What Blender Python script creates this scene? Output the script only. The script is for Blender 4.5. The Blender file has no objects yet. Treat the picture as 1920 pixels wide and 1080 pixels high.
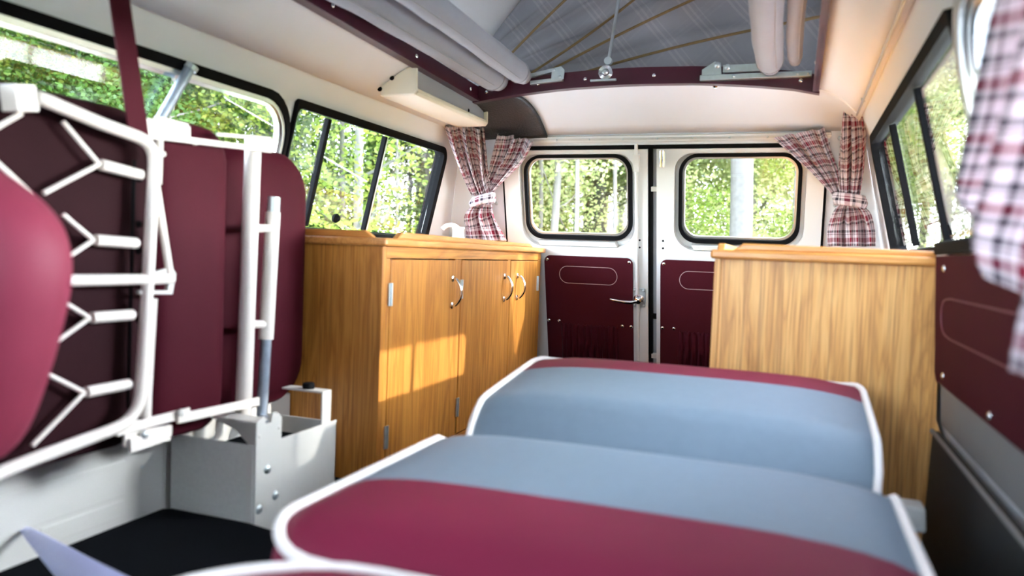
import bpy, bmesh, math, random
import numpy as np
from mathutils import Vector, Matrix
from mathutils.geometry import tessellate_polygon
random.seed(7); rng = np.random.default_rng(7)
S = bpy.context.scene
COL = S.collection
PI = math.pi

# ------------------------------------------------------------------ camera, sky, sun, exposure
CAM = Vector((0.49, 0.0, 0.75))
R = Matrix(((0.93772719, -0.0513006, 0.34356363),
            (0.34528237, 0.02931643, -0.93804085),
            (0.03805, 0.99825287, 0.045204)))
F = 1439.87
cd = bpy.data.cameras.new('camera'); cam = bpy.data.objects.new('camera', cd); COL.objects.link(cam)
cd.sensor_width = 36; cd.lens = F / 1920 * 36; cd.clip_start = 0.02; cd.clip_end = 400
M4 = R.to_4x4(); M4.translation = CAM; cam.matrix_world = M4
cd.dof.use_dof = True; cd.dof.focus_distance = 3.1; cd.dof.aperture_fstop = 2.8
S.camera = cam

SUN_DIR = Vector((1.07, 0.36, 0.575)).normalized()
w = bpy.data.worlds.new('sky'); S.world = w; w.use_nodes = True
nt = w.node_tree; bg = nt.nodes['Background']
sky = nt.nodes.new('ShaderNodeTexSky'); sky.sky_type = 'NISHITA'; sky.sun_disc = False
sky.sun_elevation = math.asin(SUN_DIR.z); sky.sun_rotation = math.atan2(SUN_DIR.x, SUN_DIR.y)
sky.air_density = 1.0; sky.dust_density = 0.8; sky.ozone_density = 0.8
hs = nt.nodes.new('ShaderNodeHueSaturation'); hs.inputs['Saturation'].default_value = 0.30
nt.links.new(sky.outputs[0], hs.inputs['Color']); 
tint = nt.nodes.new('ShaderNodeMix'); tint.data_type = 'RGBA'; tint.blend_type = 'MULTIPLY'; tint.inputs[0].default_value = 1.0
tint.inputs[7].default_value = (.90, .965, 1.08, 1)
nt.links.new(hs.outputs[0], tint.inputs[6]); nt.links.new(tint.outputs[2], bg.inputs['Color'])
bg.inputs['Strength'].default_value = 1.5
sd = bpy.data.lights.new('sun', 'SUN'); sd.energy = 1.7; sd.angle = 0.012; sd.color = (1.0, 0.96, 0.91)
so = bpy.data.objects.new('sun', sd); COL.objects.link(so)
so.rotation_euler = SUN_DIR.to_track_quat('Z', 'Y').to_euler(); so.location = (6, 3, 6)

S.view_settings.view_transform = 'Standard'; S.view_settings.look = 'None'
S.view_settings.gamma = 1.0; S.view_settings.use_curve_mapping = False
S.view_settings.exposure = 2.17
S.cycles.max_bounces = 10; S.cycles.transparent_max_bounces = 24; S.cycles.diffuse_bounces = 6
S.cycles.use_denoising = True

def at(u, v, x=None, y=None, z=None):
    """the point where the sight line of pixel (u, v) meets a real plane of the van"""
    d = R @ Vector((u - 960, 540 - v, -F))
    for i, a in enumerate((x, y, z)):
        if a is not None:
            t = (a - CAM[i]) / d[i]
    return CAM + d * t

# ------------------------------------------------------------------ materials
def newmat(name):
    m = bpy.data.materials.new(name); m.use_nodes = True
    return m, m.node_tree.nodes, m.node_tree.links, m.node_tree.nodes['Principled BSDF']

def rgba(c): return (c[0], c[1], c[2], 1)

def plain(name, col, rough=0.5, metal=0.0, var=0.08, scale=30, bump=0.0, bscale=400, sheen=0.0, spec=0.5, coat=0.0):
    m, n, l, b = newmat(name)
    tc = n.new('ShaderNodeTexCoord'); no = n.new('ShaderNodeTexNoise'); no.inputs['Scale'].default_value = scale
    no.inputs['Detail'].default_value = 4
    l.new(tc.outputs['Object'], no.inputs['Vector'])
    mx = n.new('ShaderNodeMix'); mx.data_type = 'RGBA'
    mx.inputs[6].default_value = rgba([min(1, c * (1 - var)) for c in col]); mx.inputs[7].default_value = rgba([min(1, c * (1 + var)) for c in col])
    l.new(no.outputs[0], mx.inputs[0]); l.new(mx.outputs[2], b.inputs['Base Color'])
    b.inputs['Roughness'].default_value = rough; b.inputs['Metallic'].default_value = metal
    b.inputs['Specular IOR Level'].default_value = spec
    b.inputs['Sheen Weight'].default_value = sheen; b.inputs['Coat Weight'].default_value = coat
    if bump:
        n2 = n.new('ShaderNodeTexNoise'); n2.inputs['Scale'].default_value = bscale; n2.inputs['Detail'].default_value = 2
        l.new(tc.outputs['Object'], n2.inputs['Vector'])
        bp = n.new('ShaderNodeBump'); bp.inputs['Strength'].default_value = bump; bp.inputs['Distance'].default_value = 0.002
        l.new(n2.outputs[0], bp.inputs['Height']); l.new(bp.outputs[0], b.inputs['Normal'])
    return m

def wood(name, axis, c1, c2, c3, rough=0.42):
    m, n, l, b = newmat(name)
    tc = n.new('ShaderNodeTexCoord'); mp = n.new('ShaderNodeMapping')
    sc = [15, 15, 15]; sc[axis] = 1.1
    mp.inputs['Scale'].default_value = sc; l.new(tc.outputs['Object'], mp.inputs['Vector'])
    no = n.new('ShaderNodeTexNoise'); no.inputs['Scale'].default_value = 1.6; no.inputs['Detail'].default_value = 5
    no.inputs['Distortion'].default_value = 0.6; l.new(mp.outputs[0], no.inputs['Vector'])
    # cathedral rings: bands of the slow noise
    ma = n.new('ShaderNodeMath'); ma.operation = 'MULTIPLY'; ma.inputs[1].default_value = 12
    l.new(no.outputs[0], ma.inputs[0])
    fr = n.new('ShaderNodeMath'); fr.operation = 'PINGPONG'; fr.inputs[1].default_value = 1.0; l.new(ma.outputs[0], fr.inputs[0])
    mp2 = n.new('ShaderNodeMapping'); s2 = [260, 260, 260]; s2[axis] = 5
    mp2.inputs['Scale'].default_value = s2; l.new(tc.outputs['Object'], mp2.inputs['Vector'])
    n2 = n.new('ShaderNodeTexNoise'); n2.inputs['Scale'].default_value = 1; n2.inputs['Detail'].default_value = 3; l.new(mp2.outputs[0], n2.inputs['Vector'])
    cr = n.new('ShaderNodeValToRGB'); e = cr.color_ramp.elements
    e[0].position = 0.0; e[0].color = rgba([.35 * a + .65 * b for a, b in zip(c3, c1)]); e[1].position = 1.0; e[1].color = rgba(c2)
    q = e.new(.28); q.color = rgba(c1)
    l.new(fr.outputs[0], cr.inputs[0])
    mx = n.new('ShaderNodeMix'); mx.data_type = 'RGBA'; mx.inputs[7].default_value = rgba(c3)
    r2 = n.new('ShaderNodeMapRange'); r2.inputs[1].default_value = 0.48; r2.inputs[2].default_value = 0.72; r2.inputs[4].default_value = 0.75
    l.new(n2.outputs[0], r2.inputs[0]); l.new(r2.outputs[0], mx.inputs[0]); l.new(cr.outputs[0], mx.inputs[6])
    l.new(mx.outputs[2], b.inputs['Base Color']); b.inputs['Roughness'].default_value = rough
    bp = n.new('ShaderNodeBump'); bp.inputs['Strength'].default_value = 0.12; bp.inputs['Distance'].default_value = 0.001
    l.new(n2.outputs[0], bp.inputs['Height']); l.new(bp.outputs[0], b.inputs['Normal'])
    return m

def plaid(name):
    m, n, l, b = newmat(name)
    uv = n.new('ShaderNodeUVMap'); sp = n.new('ShaderNodeSeparateXYZ'); l.new(uv.outputs[0], sp.inputs[0])
    cols = []
    for k, period in ((0, 0.060), (1, 0.066)):
        d = n.new('ShaderNodeMath'); d.operation = 'DIVIDE'; d.inputs[1].default_value = period; l.new(sp.outputs[k], d.inputs[0])
        f = n.new('ShaderNodeMath'); f.operation = 'FRACT'; l.new(d.outputs[0], f.inputs[0])
        cr = n.new('ShaderNodeValToRGB'); cr.color_ramp.interpolation = 'CONSTANT'; e = cr.color_ramp.elements
        stops = [(0, (.84, .74, .79)), (.18, (.035, .028, .05)), (.30, (.80, .70, .75)), (.36, (.12, .06, .09)), (.40, (.84, .74, .79)),
                 (.54, (.28, .006, .035)), (.74, (.80, .70, .75)), (.82, (.04, .03, .05)), (.92, (.68, .56, .6))]
        e[0].position = 0; e[0].color = rgba(stops[0][1]); e[1].position = stops[1][0]; e[1].color = rgba(stops[1][1])
        for p, c in stops[2:]:
            q = e.new(p); q.color = rgba(c)
        l.new(f.outputs[0], cr.inputs[0]); cols.append(cr.outputs[0])
    mx = n.new('ShaderNodeMix'); mx.data_type = 'RGBA'; mx.inputs[0].default_value = 0.5
    l.new(cols[0], mx.inputs[6]); l.new(cols[1], mx.inputs[7])
    l.new(mx.outputs[2], b.inputs['Base Color']); b.inputs['Roughness'].default_value = 0.85; b.inputs['Sheen Weight'].default_value = 0.1
    tr = n.new('ShaderNodeBsdfTranslucent'); l.new(mx.outputs[2], tr.inputs['Color'])
    ms = n.new('ShaderNodeMixShader'); ms.inputs[0].default_value = 0.3
    l.new(b.outputs[0], ms.inputs[1]); l.new(tr.outputs[0], ms.inputs[2]); l.new(ms.outputs[0], n['Material Output'].inputs[0])
    return m

def canvas_mat(name, c, stripe, trans=0.3, checks=True):
    m, n, l, b = newmat(name)
    tc = n.new('ShaderNodeTexCoord'); mp = n.new('ShaderNodeMapping'); mp.inputs['Rotation'].default_value = (0, math.radians(40), 0)
    l.new(tc.outputs['Object'], mp.inputs['Vector']); sp = n.new('ShaderNodeSeparateXYZ'); l.new(mp.outputs[0], sp.inputs[0])
    fac = None
    for k in (0, 2):
        d = n.new('ShaderNodeMath'); d.operation = 'MULTIPLY'; d.inputs[1].default_value = 9.0; l.new(sp.outputs[k], d.inputs[0])
        f = n.new('ShaderNodeMath'); f.operation = 'FRACT'; l.new(d.outputs[0], f.inputs[0])
        cr = n.new('ShaderNodeValToRGB'); cr.color_ramp.interpolation = 'CONSTANT'; e = cr.color_ramp.elements
        e[0].color = (0, 0, 0, 1); e[1].position = .30; e[1].color = (1, 1, 1, 1)
        for p, v in ((.36, 0), (.44, 1), (.50, 0), (.60, .8), (.64, 0)):
            q = e.new(p); q.color = (v, v, v, 1)
        l.new(f.outputs[0], cr.inputs[0])
        g = n.new('ShaderNodeMath'); g.operation = 'MULTIPLY'; g.inputs[1].default_value = (.30 if k == 0 else .08) if checks else 0; l.new(cr.outputs[0], g.inputs[0])
        if fac is None: fac = g.outputs[0]
        else:
            a = n.new('ShaderNodeMath'); a.operation = 'ADD'; l.new(fac, a.inputs[0]); l.new(g.outputs[0], a.inputs[1]); fac = a.outputs[0]
    mx = n.new('ShaderNodeMix'); mx.data_type = 'RGBA'; mx.inputs[6].default_value = rgba(c); mx.inputs[7].default_value = rgba(stripe)
    l.new(fac, mx.inputs[0]); l.new(mx.outputs[2], b.inputs['Base Color']); b.inputs['Roughness'].default_value = 0.9
    no = n.new('ShaderNodeTexNoise'); no.inputs['Scale'].default_value = 16; l.new(tc.outputs['Object'], no.inputs['Vector'])
    bp = n.new('ShaderNodeBump'); bp.inputs['Strength'].default_value = 0.5; bp.inputs['Distance'].default_value = 0.02
    l.new(no.outputs[0], bp.inputs['Height']); l.new(bp.outputs[0], b.inputs['Normal'])
    tr = n.new('ShaderNodeBsdfTranslucent'); l.new(mx.outputs[2], tr.inputs['Color'])
    ms = n.new('ShaderNodeMixShader'); ms.inputs[0].default_value = trans
    l.new(b.outputs[0], ms.inputs[1]); l.new(tr.outputs[0], ms.inputs[2]); l.new(ms.outputs[0], n['Material Output'].inputs[0])
    return m

def glass_mat(name):
    m, n, l, b = newmat(name); n.remove(b)
    lw = n.new('ShaderNodeLayerWeight'); lw.inputs[0].default_value = 0.5
    p = n.new('ShaderNodeMath'); p.operation = 'POWER'; p.inputs[1].default_value = 3.2; l.new(lw.outputs['Facing'], p.inputs[0])
    a = n.new('ShaderNodeMath'); a.operation = 'MULTIPLY_ADD'; a.inputs[1].default_value = 0.9; a.inputs[2].default_value = 0.04; l.new(p.outputs[0], a.inputs[0])
    t = n.new('ShaderNodeBsdfTransparent'); t.inputs[0].default_value = (.97, .985, .97, 1)
    g = n.new('ShaderNodeBsdfGlossy'); g.inputs['Roughness'].default_value = 0.01
    ms = n.new('ShaderNodeMixShader'); l.new(a.outputs[0], ms.inputs[0]); l.new(t.outputs[0], ms.inputs[1]); l.new(g.outputs[0], ms.inputs[2])
    l.new(ms.outputs[0], n['Material Output'].inputs[0])
    return m

def leaf_mat(name, c1, c2, c3):
    m, n, l, b = newmat(name)
    gi = n.new('ShaderNodeNewGeometry'); oi = n.new('ShaderNodeObjectInfo')
    cr = n.new('ShaderNodeValToRGB'); e = cr.color_ramp.elements
    e[0].color = rgba(c1); e[1].color = rgba(c3); q = e.new(0.5); q.color = rgba(c2)
    tc = n.new('ShaderNodeTexCoord'); no = n.new('ShaderNodeTexNoise'); no.inputs['Scale'].default_value = 0.8; l.new(tc.outputs['Object'], no.inputs['Vector'])
    ad = n.new('ShaderNodeMath'); ad.operation = 'ADD'; l.new(gi.outputs['Random Per Island'], ad.inputs[0]); l.new(no.outputs[0], ad.inputs[1])
    a2 = n.new('ShaderNodeMath'); a2.operation = 'ADD'; l.new(ad.outputs[0], a2.inputs[0]); l.new(oi.outputs['Random'], a2.inputs[1])
    d = n.new('ShaderNodeMath'); d.operation = 'DIVIDE'; d.inputs[1].default_value = 2.6; l.new(a2.outputs[0], d.inputs[0])
    l.new(d.outputs[0], cr.inputs[0]); l.new(cr.outputs[0], b.inputs['Base Color']); b.inputs['Roughness'].default_value = 0.45
    tr = n.new('ShaderNodeBsdfTranslucent'); l.new(cr.outputs[0], tr.inputs['Color'])
    ms = n.new('ShaderNodeMixShader'); ms.inputs[0].default_value = 0.45
    l.new(b.outputs[0], ms.inputs[1]); l.new(tr.outputs[0], ms.inputs[2]); l.new(ms.outputs[0], n['Material Output'].inputs[0])
    return m

MT = {}
MT['cream'] = plain('cream_vinyl', (.79, .80, .825), .55, var=.03, scale=6, bump=.15, bscale=500)
MT['door_paint'] = plain('cream_paint', (.755, .755, .75), .28, var=.03, scale=4, coat=.3)
MT['white_paint'] = plain('white_enamel', (.62, .61, .58), .4, var=.04, scale=9)
MT['tube'] = plain('cream_enamel_tube', (.80, .74, .68), .35, var=.04, scale=20)
MT['maroon'] = plain('maroon_vinyl', (.165, .011, .037), .6, var=.1, scale=12, bump=.25, bscale=700, spec=.2)
MT['maroon_sheen'] = plain('maroon_vinyl_with_sheen', (.24, .03, .06), .6, var=.1, scale=12, bump=.25, bscale=700, spec=.3)  # same maroon vinyl, its pinkish sheen put into the colour
MT['maroon_shaded'] = plain('shaded_maroon_vinyl', (.058, .006, .013), .65, var=.1, scale=12, bump=.25, bscale=700, spec=.08)  # same maroon vinyl, shade on the folded seat put into the colour
MT['maroon_dark'] = plain('dark_backing_and_gap_shade', (.020, .005, .007), .8, var=.3, scale=9, spec=.1)
MT['maroon_card'] = plain('maroon_door_card', (.070, .012, .018), .6, var=.1, scale=12, bump=.2, bscale=700, spec=.02)
MT['burgundy'] = plain('burgundy_gloss_trim', (.055, .005, .018), .3, var=.06, scale=20)
MT['blue'] = plain('blue_grey_vinyl', (.155, .205, .258), .55, var=.07, scale=60, bump=.3, bscale=700, spec=.35)
MT['piping'] = plain('white_piping', (.86, .80, .76), .5, var=.03)
MT['oak'] = wood('oak_upright', 2, (.53, .205, .034), (.64, .28, .055), (.29, .095, .015))
MT['oak_right'] = wood('oak_pale_upright', 2, (.74, .36, .10), (.84, .46, .15), (.33, .125, .025))
MT['oak_rail'] = wood('oak_lengthwise', 1, (.60, .24, .042), (.72, .32, .068), (.35, .12, .019))
MT['oak_top'] = wood('oak_worktop', 1, (.60, .25, .065), (.70, .32, .09), (.42, .15, .03), .3)
MT['oak_topx'] = wood('oak_worktop_cross', 0, (.62, .26, .065), (.72, .33, .09), (.44, .16, .03), .3)
MT['chrome'] = plain('chrome', (.80, .81, .83), .1, 1.0, var=.02)
MT['alu'] = plain('brushed_aluminium', (.62, .62, .60), .38, 1.0, var=.08, scale=60)
MT['railgrey'] = plain('dull_grey_rail', (.20, .195, .195), .45, .3, var=.1, scale=40)
MT['galv'] = plain('galvanised_steel', (.60, .66, .68), .4, .85, var=.22, scale=45)
MT['steel'] = plain('blue_grey_steel_tube', (.30, .35, .42), .45, .6, var=.35, scale=40)
MT['rubber'] = plain('black_rubber', (.006, .006, .007), .7, var=.1, spec=.06)
MT['mat'] = plain('black_rubber_mat', (.009, .010, .012), .95, var=.15, scale=200, bump=.2, bscale=300, spec=0.0)
MT['blackvinyl'] = plain('black_grained_vinyl', (.014, .014, .016), .36, var=.2, scale=90, bump=1.0, bscale=170, spec=.5)
MT['greytrim'] = plain('grey_painted_metal', (.25, .245, .24), .6, var=.08, scale=8)
MT['darkmetal'] = plain('dark_painted_metal', (.045, .045, .046), .6, var=.1, scale=8, spec=.2)
MT['greyvinyl'] = plain('grey_lining', (.36, .355, .37), .7, var=.06, scale=14)
MT['hammer'] = plain('hammered_grey_paint', (.62, .63, .60), .42, var=.1, scale=120, bump=.4, bscale=160)
MT['bunk'] = plain('grey_bunk_fabric', (.31, .315, .35), .9, var=.1, scale=10, bump=.5, bscale=60, sheen=.2)
MT['brass'] = plain('brown_fibre_rod', (.22, .14, .05), .5, var=.3, scale=60)
MT['lid'] = plain('pale_fibreglass', (.78, .80, .80), .5, var=.04, scale=5)
MT['lidgrey'] = plain('pale_grey_lining', (.55, .57, .57), .7, var=.05, scale=5, bump=.3, bscale=200)
MT['canvas'] = canvas_mat('grey_checked_canvas', (.27, .265, .28), (.46, .42, .42))
MT['plaid'] = plaid('pink_plaid_cotton')
MT['glass'] = glass_mat('window_glass')
MT['plastic_white'] = plain('white_plastic', (.80, .82, .88), .35, var=.02)
MT['plastic_cream'] = plain('cream_plastic', (.85, .77, .62), .4, var=.02)
MT['lilac'] = plain('lilac_plastic', (.50, .53, .80), .4, var=.05)
MT['stitch'] = plain('pale_stitching', (.50, .34, .34), .7)
MT['stitch_dark'] = plain('dull_red_stitching', (.17, .04, .055), .6)
MT['leaf_green'] = leaf_mat('green_leaves', (0.020, 0.059, 0.010), (0.066, 0.152, 0.023), (0.198, 0.277, 0.053))
MT['leaf_yellow'] = leaf_mat('yellow_green_leaves', (0.053, 0.125, 0.020), (0.172, 0.251, 0.033), (0.383, 0.370, 0.079))
MT['leaf_dark'] = leaf_mat('dark_leaves', (0.007, 0.026, 0.009), (0.026, 0.073, 0.018), (0.099, 0.165, 0.040))
MT['leaf_rust'] = leaf_mat('rust_tinted_leaves', (0.119, 0.185, 0.040), (0.297, 0.304, 0.079), (0.495, 0.277, 0.158))
MT['leaf_bright'] = leaf_mat('sun_painted_leaves', (0.145, 0.238, 0.066), (0.409, 0.462, 0.198), (0.561, 0.541, 0.277))  # overexposed daylight on the rear trees put into the leaf colour
MT['bark'] = plain('grey_bark', (.24, .205, .18), .9, var=.4, scale=14, bump=.8, bscale=20)
MT['bark_pale'] = plain('pale_bark', (.17, .158, .148), .85, var=.22, scale=16, bump=.5, bscale=20)
MT['bark_mid'] = plain('grey_pale_bark', (.13, .12, .112), .9, var=.35, scale=22, bump=1.0, bscale=24)
MT['gravel'] = plain('pale_bounce_gravel', (.72, .73, .74), .95, var=.25, scale=40)
MT['ground'] = plain('woodland_ground', (.16, .22, .06), .95, var=.5, scale=1.2)

# ------------------------------------------------------------------ mesh helpers
def wloc(o):
    p = Vector((0, 0, 0))
    while o is not None:
        p += Vector(o.location); o = o.parent
    return p

class MB:
    def __init__(s): s.v = []; s.f = []; s.uv = None
    def add(s, vs, fs):
        k = len(s.v); s.v += [tuple(p) for p in vs]; s.f += [tuple(i + k for i in q) for q in fs]; return s
    def box(s, x0, x1, y0, y1, z0, z1):
        return s.add([(x0, y0, z0), (x1, y0, z0), (x1, y1, z0), (x0, y1, z0), (x0, y0, z1), (x1, y0, z1), (x1, y1, z1), (x0, y1, z1)],
                     [(0, 3, 2, 1), (4, 5, 6, 7), (0, 1, 5, 4), (1, 2, 6, 5), (2, 3, 7, 6), (3, 0, 4, 7)])
    def prism(s, poly, off):
        """closed prism: 3D polygon and an offset vector"""
        n = len(poly); off = Vector(off); a = [Vector(p) for p in poly]
        return s.add(a + [p + off for p in a], [tuple(range(n))[::-1], tuple(range(n, 2 * n))] + [(i, (i + 1) % n, n + (i + 1) % n, n + i) for i in range(n)])
    def tube(s, pts, r, n=10, closed=False, flat=None):
        pts = [Vector(p) for p in pts]; m = len(pts); rs = r if isinstance(r, (list, tuple)) else [r] * m
        T = []
        for i in range(m):
            a = pts[(i - 1) % m] if (closed or i > 0) else pts[i]; b = pts[(i + 1) % m] if (closed or i < m - 1) else pts[i]
            T.append((b - a).normalized())
        up = Vector((0, 0, 1)) if abs(T[0].z) < .9 else Vector((1, 0, 0))
        N = (up - T[0] * up.dot(T[0])).normalized(); vs = []
        for i in range(m):
            N = (N - T[i] * N.dot(T[i])).normalized(); B = T[i].cross(N)
            for k in range(n):
                a = 2 * PI * k / n; vs.append(pts[i] + (N * math.cos(a) + B * math.sin(a)) * rs[i])
        fs = []
        for i in range(m if closed else m - 1):
            j = (i + 1) % m
            for k in range(n): fs.append((i * n + k, i * n + (k + 1) % n, j * n + (k + 1) % n, j * n + k))
        if not closed: fs += [tuple(range(n))[::-1], tuple((m - 1) * n + k for k in range(n))]
        return s.add(vs, fs)
    def lathe(s, prof, c, axis, n=16):
        """profile of (radius, height) along axis from c"""
        ax = Vector(axis).normalized(); up = Vector((0, 0, 1)) if abs(ax.z) < .9 else Vector((1, 0, 0))
        N = (up - ax * up.dot(ax)).normalized(); B = ax.cross(N); c = Vector(c); vs = []
        for r, h in prof:
            for k in range(n):
                a = 2 * PI * k / n; vs.append(c + ax * h + (N * math.cos(a) + B * math.sin(a)) * r)
        m = len(prof)
        fs = [(i * n + k, i * n + (k + 1) % n, (i + 1) * n + (k + 1) % n, (i + 1) * n + k) for i in range(m - 1) for k in range(n)]
        fs += [tuple(range(n))[::-1], tuple((m - 1) * n + k for k in range(n))]
        return s.add(vs, fs)
    def plate(s, outline, holes, t0, t1, mp):
        """flat plate with holes, from depth t0 to t1, mapped to space by mp(a, b, depth)"""
        loops = [outline] + list(holes); flat = [p for lp in loops for p in lp]
        tris = tessellate_polygon([[Vector((p[0], p[1], 0)) for p in lp] for lp in loops]); n = len(flat)
        vs = [mp(a, b, t0) for a, b in flat] + [mp(a, b, t1) for a, b in flat]
        fs = [tuple(t) for t in tris] + [tuple(i + n for i in t[::-1]) for t in tris]
        k = 0
        for lp in loops:
            q = len(lp); fs += [(k + i, k + (i + 1) % q, n + k + (i + 1) % q, n + k + i) for i in range(q)]; k += q
        return s.add(vs, fs)
    def build(s, name, mat, parent=None, smooth=False, bevel=0, seg=2, kind=None, solid=0, sub=0, angle=40):
        me = bpy.data.meshes.new(name); off = wloc(parent)
        me.from_pydata([tuple(Vector(p) - off) for p in s.v], [], s.f)
        bm = bmesh.new(); bm.from_mesh(me); bmesh.ops.recalc_face_normals(bm, faces=bm.faces); bm.to_mesh(me); bm.free()
        if s.uv:
            ul = me.uv_layers.new(name='UVMap')
            for lp in me.loops: ul.data[lp.index].uv = s.uv[lp.vertex_index]
        o = bpy.data.objects.new(name, me); COL.objects.link(o); me.materials.append(mat)
        if parent is not None: o.parent = parent
        if smooth:
            me.polygons.foreach_set('use_smooth', [True] * len(me.polygons))
            if smooth != 'all': me.set_sharp_from_angle(angle=math.radians(angle))
        if solid: md = o.modifiers.new('solid', 'SOLIDIFY'); md.thickness = solid; md.offset = 0
        if bevel: md = o.modifiers.new('bevel', 'BEVEL'); md.width = bevel; md.segments = seg; md.limit_method = 'ANGLE'; md.angle_limit = math.radians(40)
        if sub: md = o.modifiers.new('sub', 'SUBSURF'); md.levels = sub; md.render_levels = sub
        if kind: o['kind'] = kind
        return o

def smooth_path(pts, k=6, closed=False):
    P = [Vector(p) for p in pts]; n = len(P); out = []
    for i in range(n if closed else n - 1):
        if closed: a, b, c, d = P[(i - 1) % n], P[i], P[(i + 1) % n], P[(i + 2) % n]
        else: a, b, c, d = P[max(i - 1, 0)], P[i], P[i + 1], P[min(i + 2, n - 1)]
        for j in range(k):
            t = j / k
            out.append(0.5 * ((2 * b) + (c - a) * t + (2 * a - 5 * b + 4 * c - d) * t * t + (3 * b - a - 3 * c + d) * t ** 3))
    if not closed: out.append(P[-1])
    return out

def rr(x0, x1, z0, z1, r, n=6):
    if not isinstance(r, (list, tuple)): r = [r] * 4      # bl, br, tr, tl
    out = []
    for (cx, cz, a0, q) in ((x0 + r[0], z0 + r[0], PI, r[0]), (x1 - r[1], z0 + r[1], 1.5 * PI, r[1]), (x1 - r[2], z1 - r[2], 0, r[2]), (x0 + r[3], z1 - r[3], .5 * PI, r[3])):
        for i in range(n + 1):
            a = a0 + .5 * PI * i / n; out.append((cx + q * math.cos(a), cz + q * math.sin(a)))
    return out

def tag(o, label, cat, group=None, kind=None):
    o['label'] = label; o['category'] = cat
    if group: o['group'] = group
    if kind: o['kind'] = kind
    return o

def thing(name, loc, label, cat, group=None):
    o = bpy.data.objects.new(name, None); COL.objects.link(o); o.location = loc; o.empty_display_size = .05
    return tag(o, label, cat, group)

def struct(o, label=None):
    o['kind'] = 'structure'
    if label: o['label'] = label
    return o

_screw = None
def screw(p, nrm, parent, r=.0055, mat='chrome', name='screw'):
    """domed screw head; the mesh is shared"""
    global _screw
    if _screw is None:
        _screw = {}
    if mat not in _screw:
        m = MB().lathe([(1.15, -.5), (1.15, .05), (1.0, .3), (.6, .55), (.2, .62)], (0, 0, 0), (0, 0, 1), 10)
        tmp = m.build('screw', MT[mat], None, smooth='all'); _screw[mat] = tmp.data; bpy.data.objects.remove(tmp)
    o = bpy.data.objects.new(name, _screw[mat]); COL.objects.link(o); o.parent = parent
    o.location = Vector(p) - wloc(parent); o.scale = (r, r, r)
    o.rotation_euler = Vector(nrm).to_track_quat('Z', 'Y').to_euler()
    return o

# ------------------------------------------------------------------ the van's own planes
def wall_x(z):
    pts = ((.20, .785), (.54, .762), (.80, .750), (1.10, .680), (1.18, .645))
    for (a, xa), (b, xb) in zip(pts, pts[1:]):
        if z <= b or b == 1.18: return xa + (xb - xa) * (z - a) / (b - a)
def mL(y, z, d): return (-wall_x(z) + d * .974, y, z - d * .227)      # left side wall, d into the van
def mRt(y, z, d): return (wall_x(z) - d * .974, y, z - d * .227)
def rear_y(z): return 2.77 - (z - .4) * .274
def mB(x, z, d): return (x, rear_y(z) - d * .9645, z - d * .264)        # rear plane, d towards the cab
NB = Vector((0, -.9645, -.264)); NLw = Vector((.974, 0, -.227)); NRw = Vector((-.974, 0, -.227))
Z0 = .22            # floor level
def ceil_z(x, y):
    ax = abs(x)
    prof = ((0, 1.282), (.2, 1.277), (.35, 1.265), (.50, 1.246), (.56, 1.226), (.60, 1.205), (.645, 1.172))
    for (a, za), (b, zb) in zip(prof, prof[1:]):
        if ax <= b + 1e-6: z = za + (zb - za) * (ax - a) / (b - a); break
    else: z = 1.172
    z += (.008 + .024 * max(0, min(1.5, 2.31 - y))) * max(0, min(1, (.645 - ax) / .12))
    if y > 2.31:
        t = min(1, (y - 2.31) / .25); t = t * t * (1.6 - .6 * t); z = z + (1.165 - z) * t
    return z

# ------------------------------------------------------------------ setting: floor, walls, ceiling
struct(MB().box(-.80, .80, -.9, 2.80, Z0 - .03, Z0).build('floor', MT['mat']), 'black rubber covered van floor')

LW = dict(n0=.15, n1=1.590, s0=1.598, s1=2.455)     # left: near window and sliding window along y
RW = dict(n0=.15, n1=1.185, s0=1.200, s1=2.36)
ZS, ZT = .789, 1.098
def side_wall(name, m, W, label):
    out = [(-.9, Z0), (2.765, Z0), (2.60, .80), (2.58, 1.098), (2.56, 1.18), (-.9, 1.18)]
    # split in three flat strips so that the bend of the wall is kept
    mb = MB()
    mb.plate([(-.9, Z0), (2.80, Z0), (2.735, .54), (-.9, .54)], [], 0, -.02, m)
    mb.plate([(-.9, .54), (2.735, .54), (2.663, .785), (-.9, .785)], [], 0, -.02, m)
    holes = [rr(W['n0'], W['n1'], ZS + .004, ZT, [.04, .10, .10, .04]), rr(W['s0'], W['s1'], ZS + .004, ZT, [.012, .012, .05, .012])]
    mb.plate([(-.9, .785), (2.663, .785), (2.578, 1.10), (-.9, 1.10)], holes, 0, -.02, m)
    mb.plate([(-.9, 1.10), (2.578, 1.10), (2.556, 1.18), (-.9, 1.18)], [], 0, -.02, m)
    o = struct(mb.build(name, MT['cream']), label)
    return o
wall_left = side_wall('wall_left', mL, LW, 'cream left side wall of the van')
wall_right = side_wall('wall_right', mRt, RW, 'cream right side wall of the van')

# cab front: scuttle and windscreen
mb = MB().plate([(-.785, Z0), (.785, Z0), (.76, .55), (.745, .82), (.645, 1.18), (-.645, 1.18), (-.745, .82), (-.76, .55)], [rr(-.63, .63, .80, 1.14, .06)], 0, -.02, lambda a, b, d: (a, -.9 + d, b))
wall_front = struct(mb.build('wall_front', MT['cream']), 'cream front wall with windscreen behind the camera')
ws = struct(MB().plate(rr(-.64, .64, .79, 1.15, .065), [rr(-.62, .62, .81, 1.13, .055)], .005, -.026, lambda a, b, d: (a, -.9 + d, b)).build('window_5', MT['rubber'], smooth=True), 'windscreen behind the camera')
MB().plate(rr(-.622, .622, .808, 1.132, .055), [], -.008, -.012, lambda a, b, d: (a, -.9 + d, b)).build('pane', MT['glass'], ws)
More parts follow.
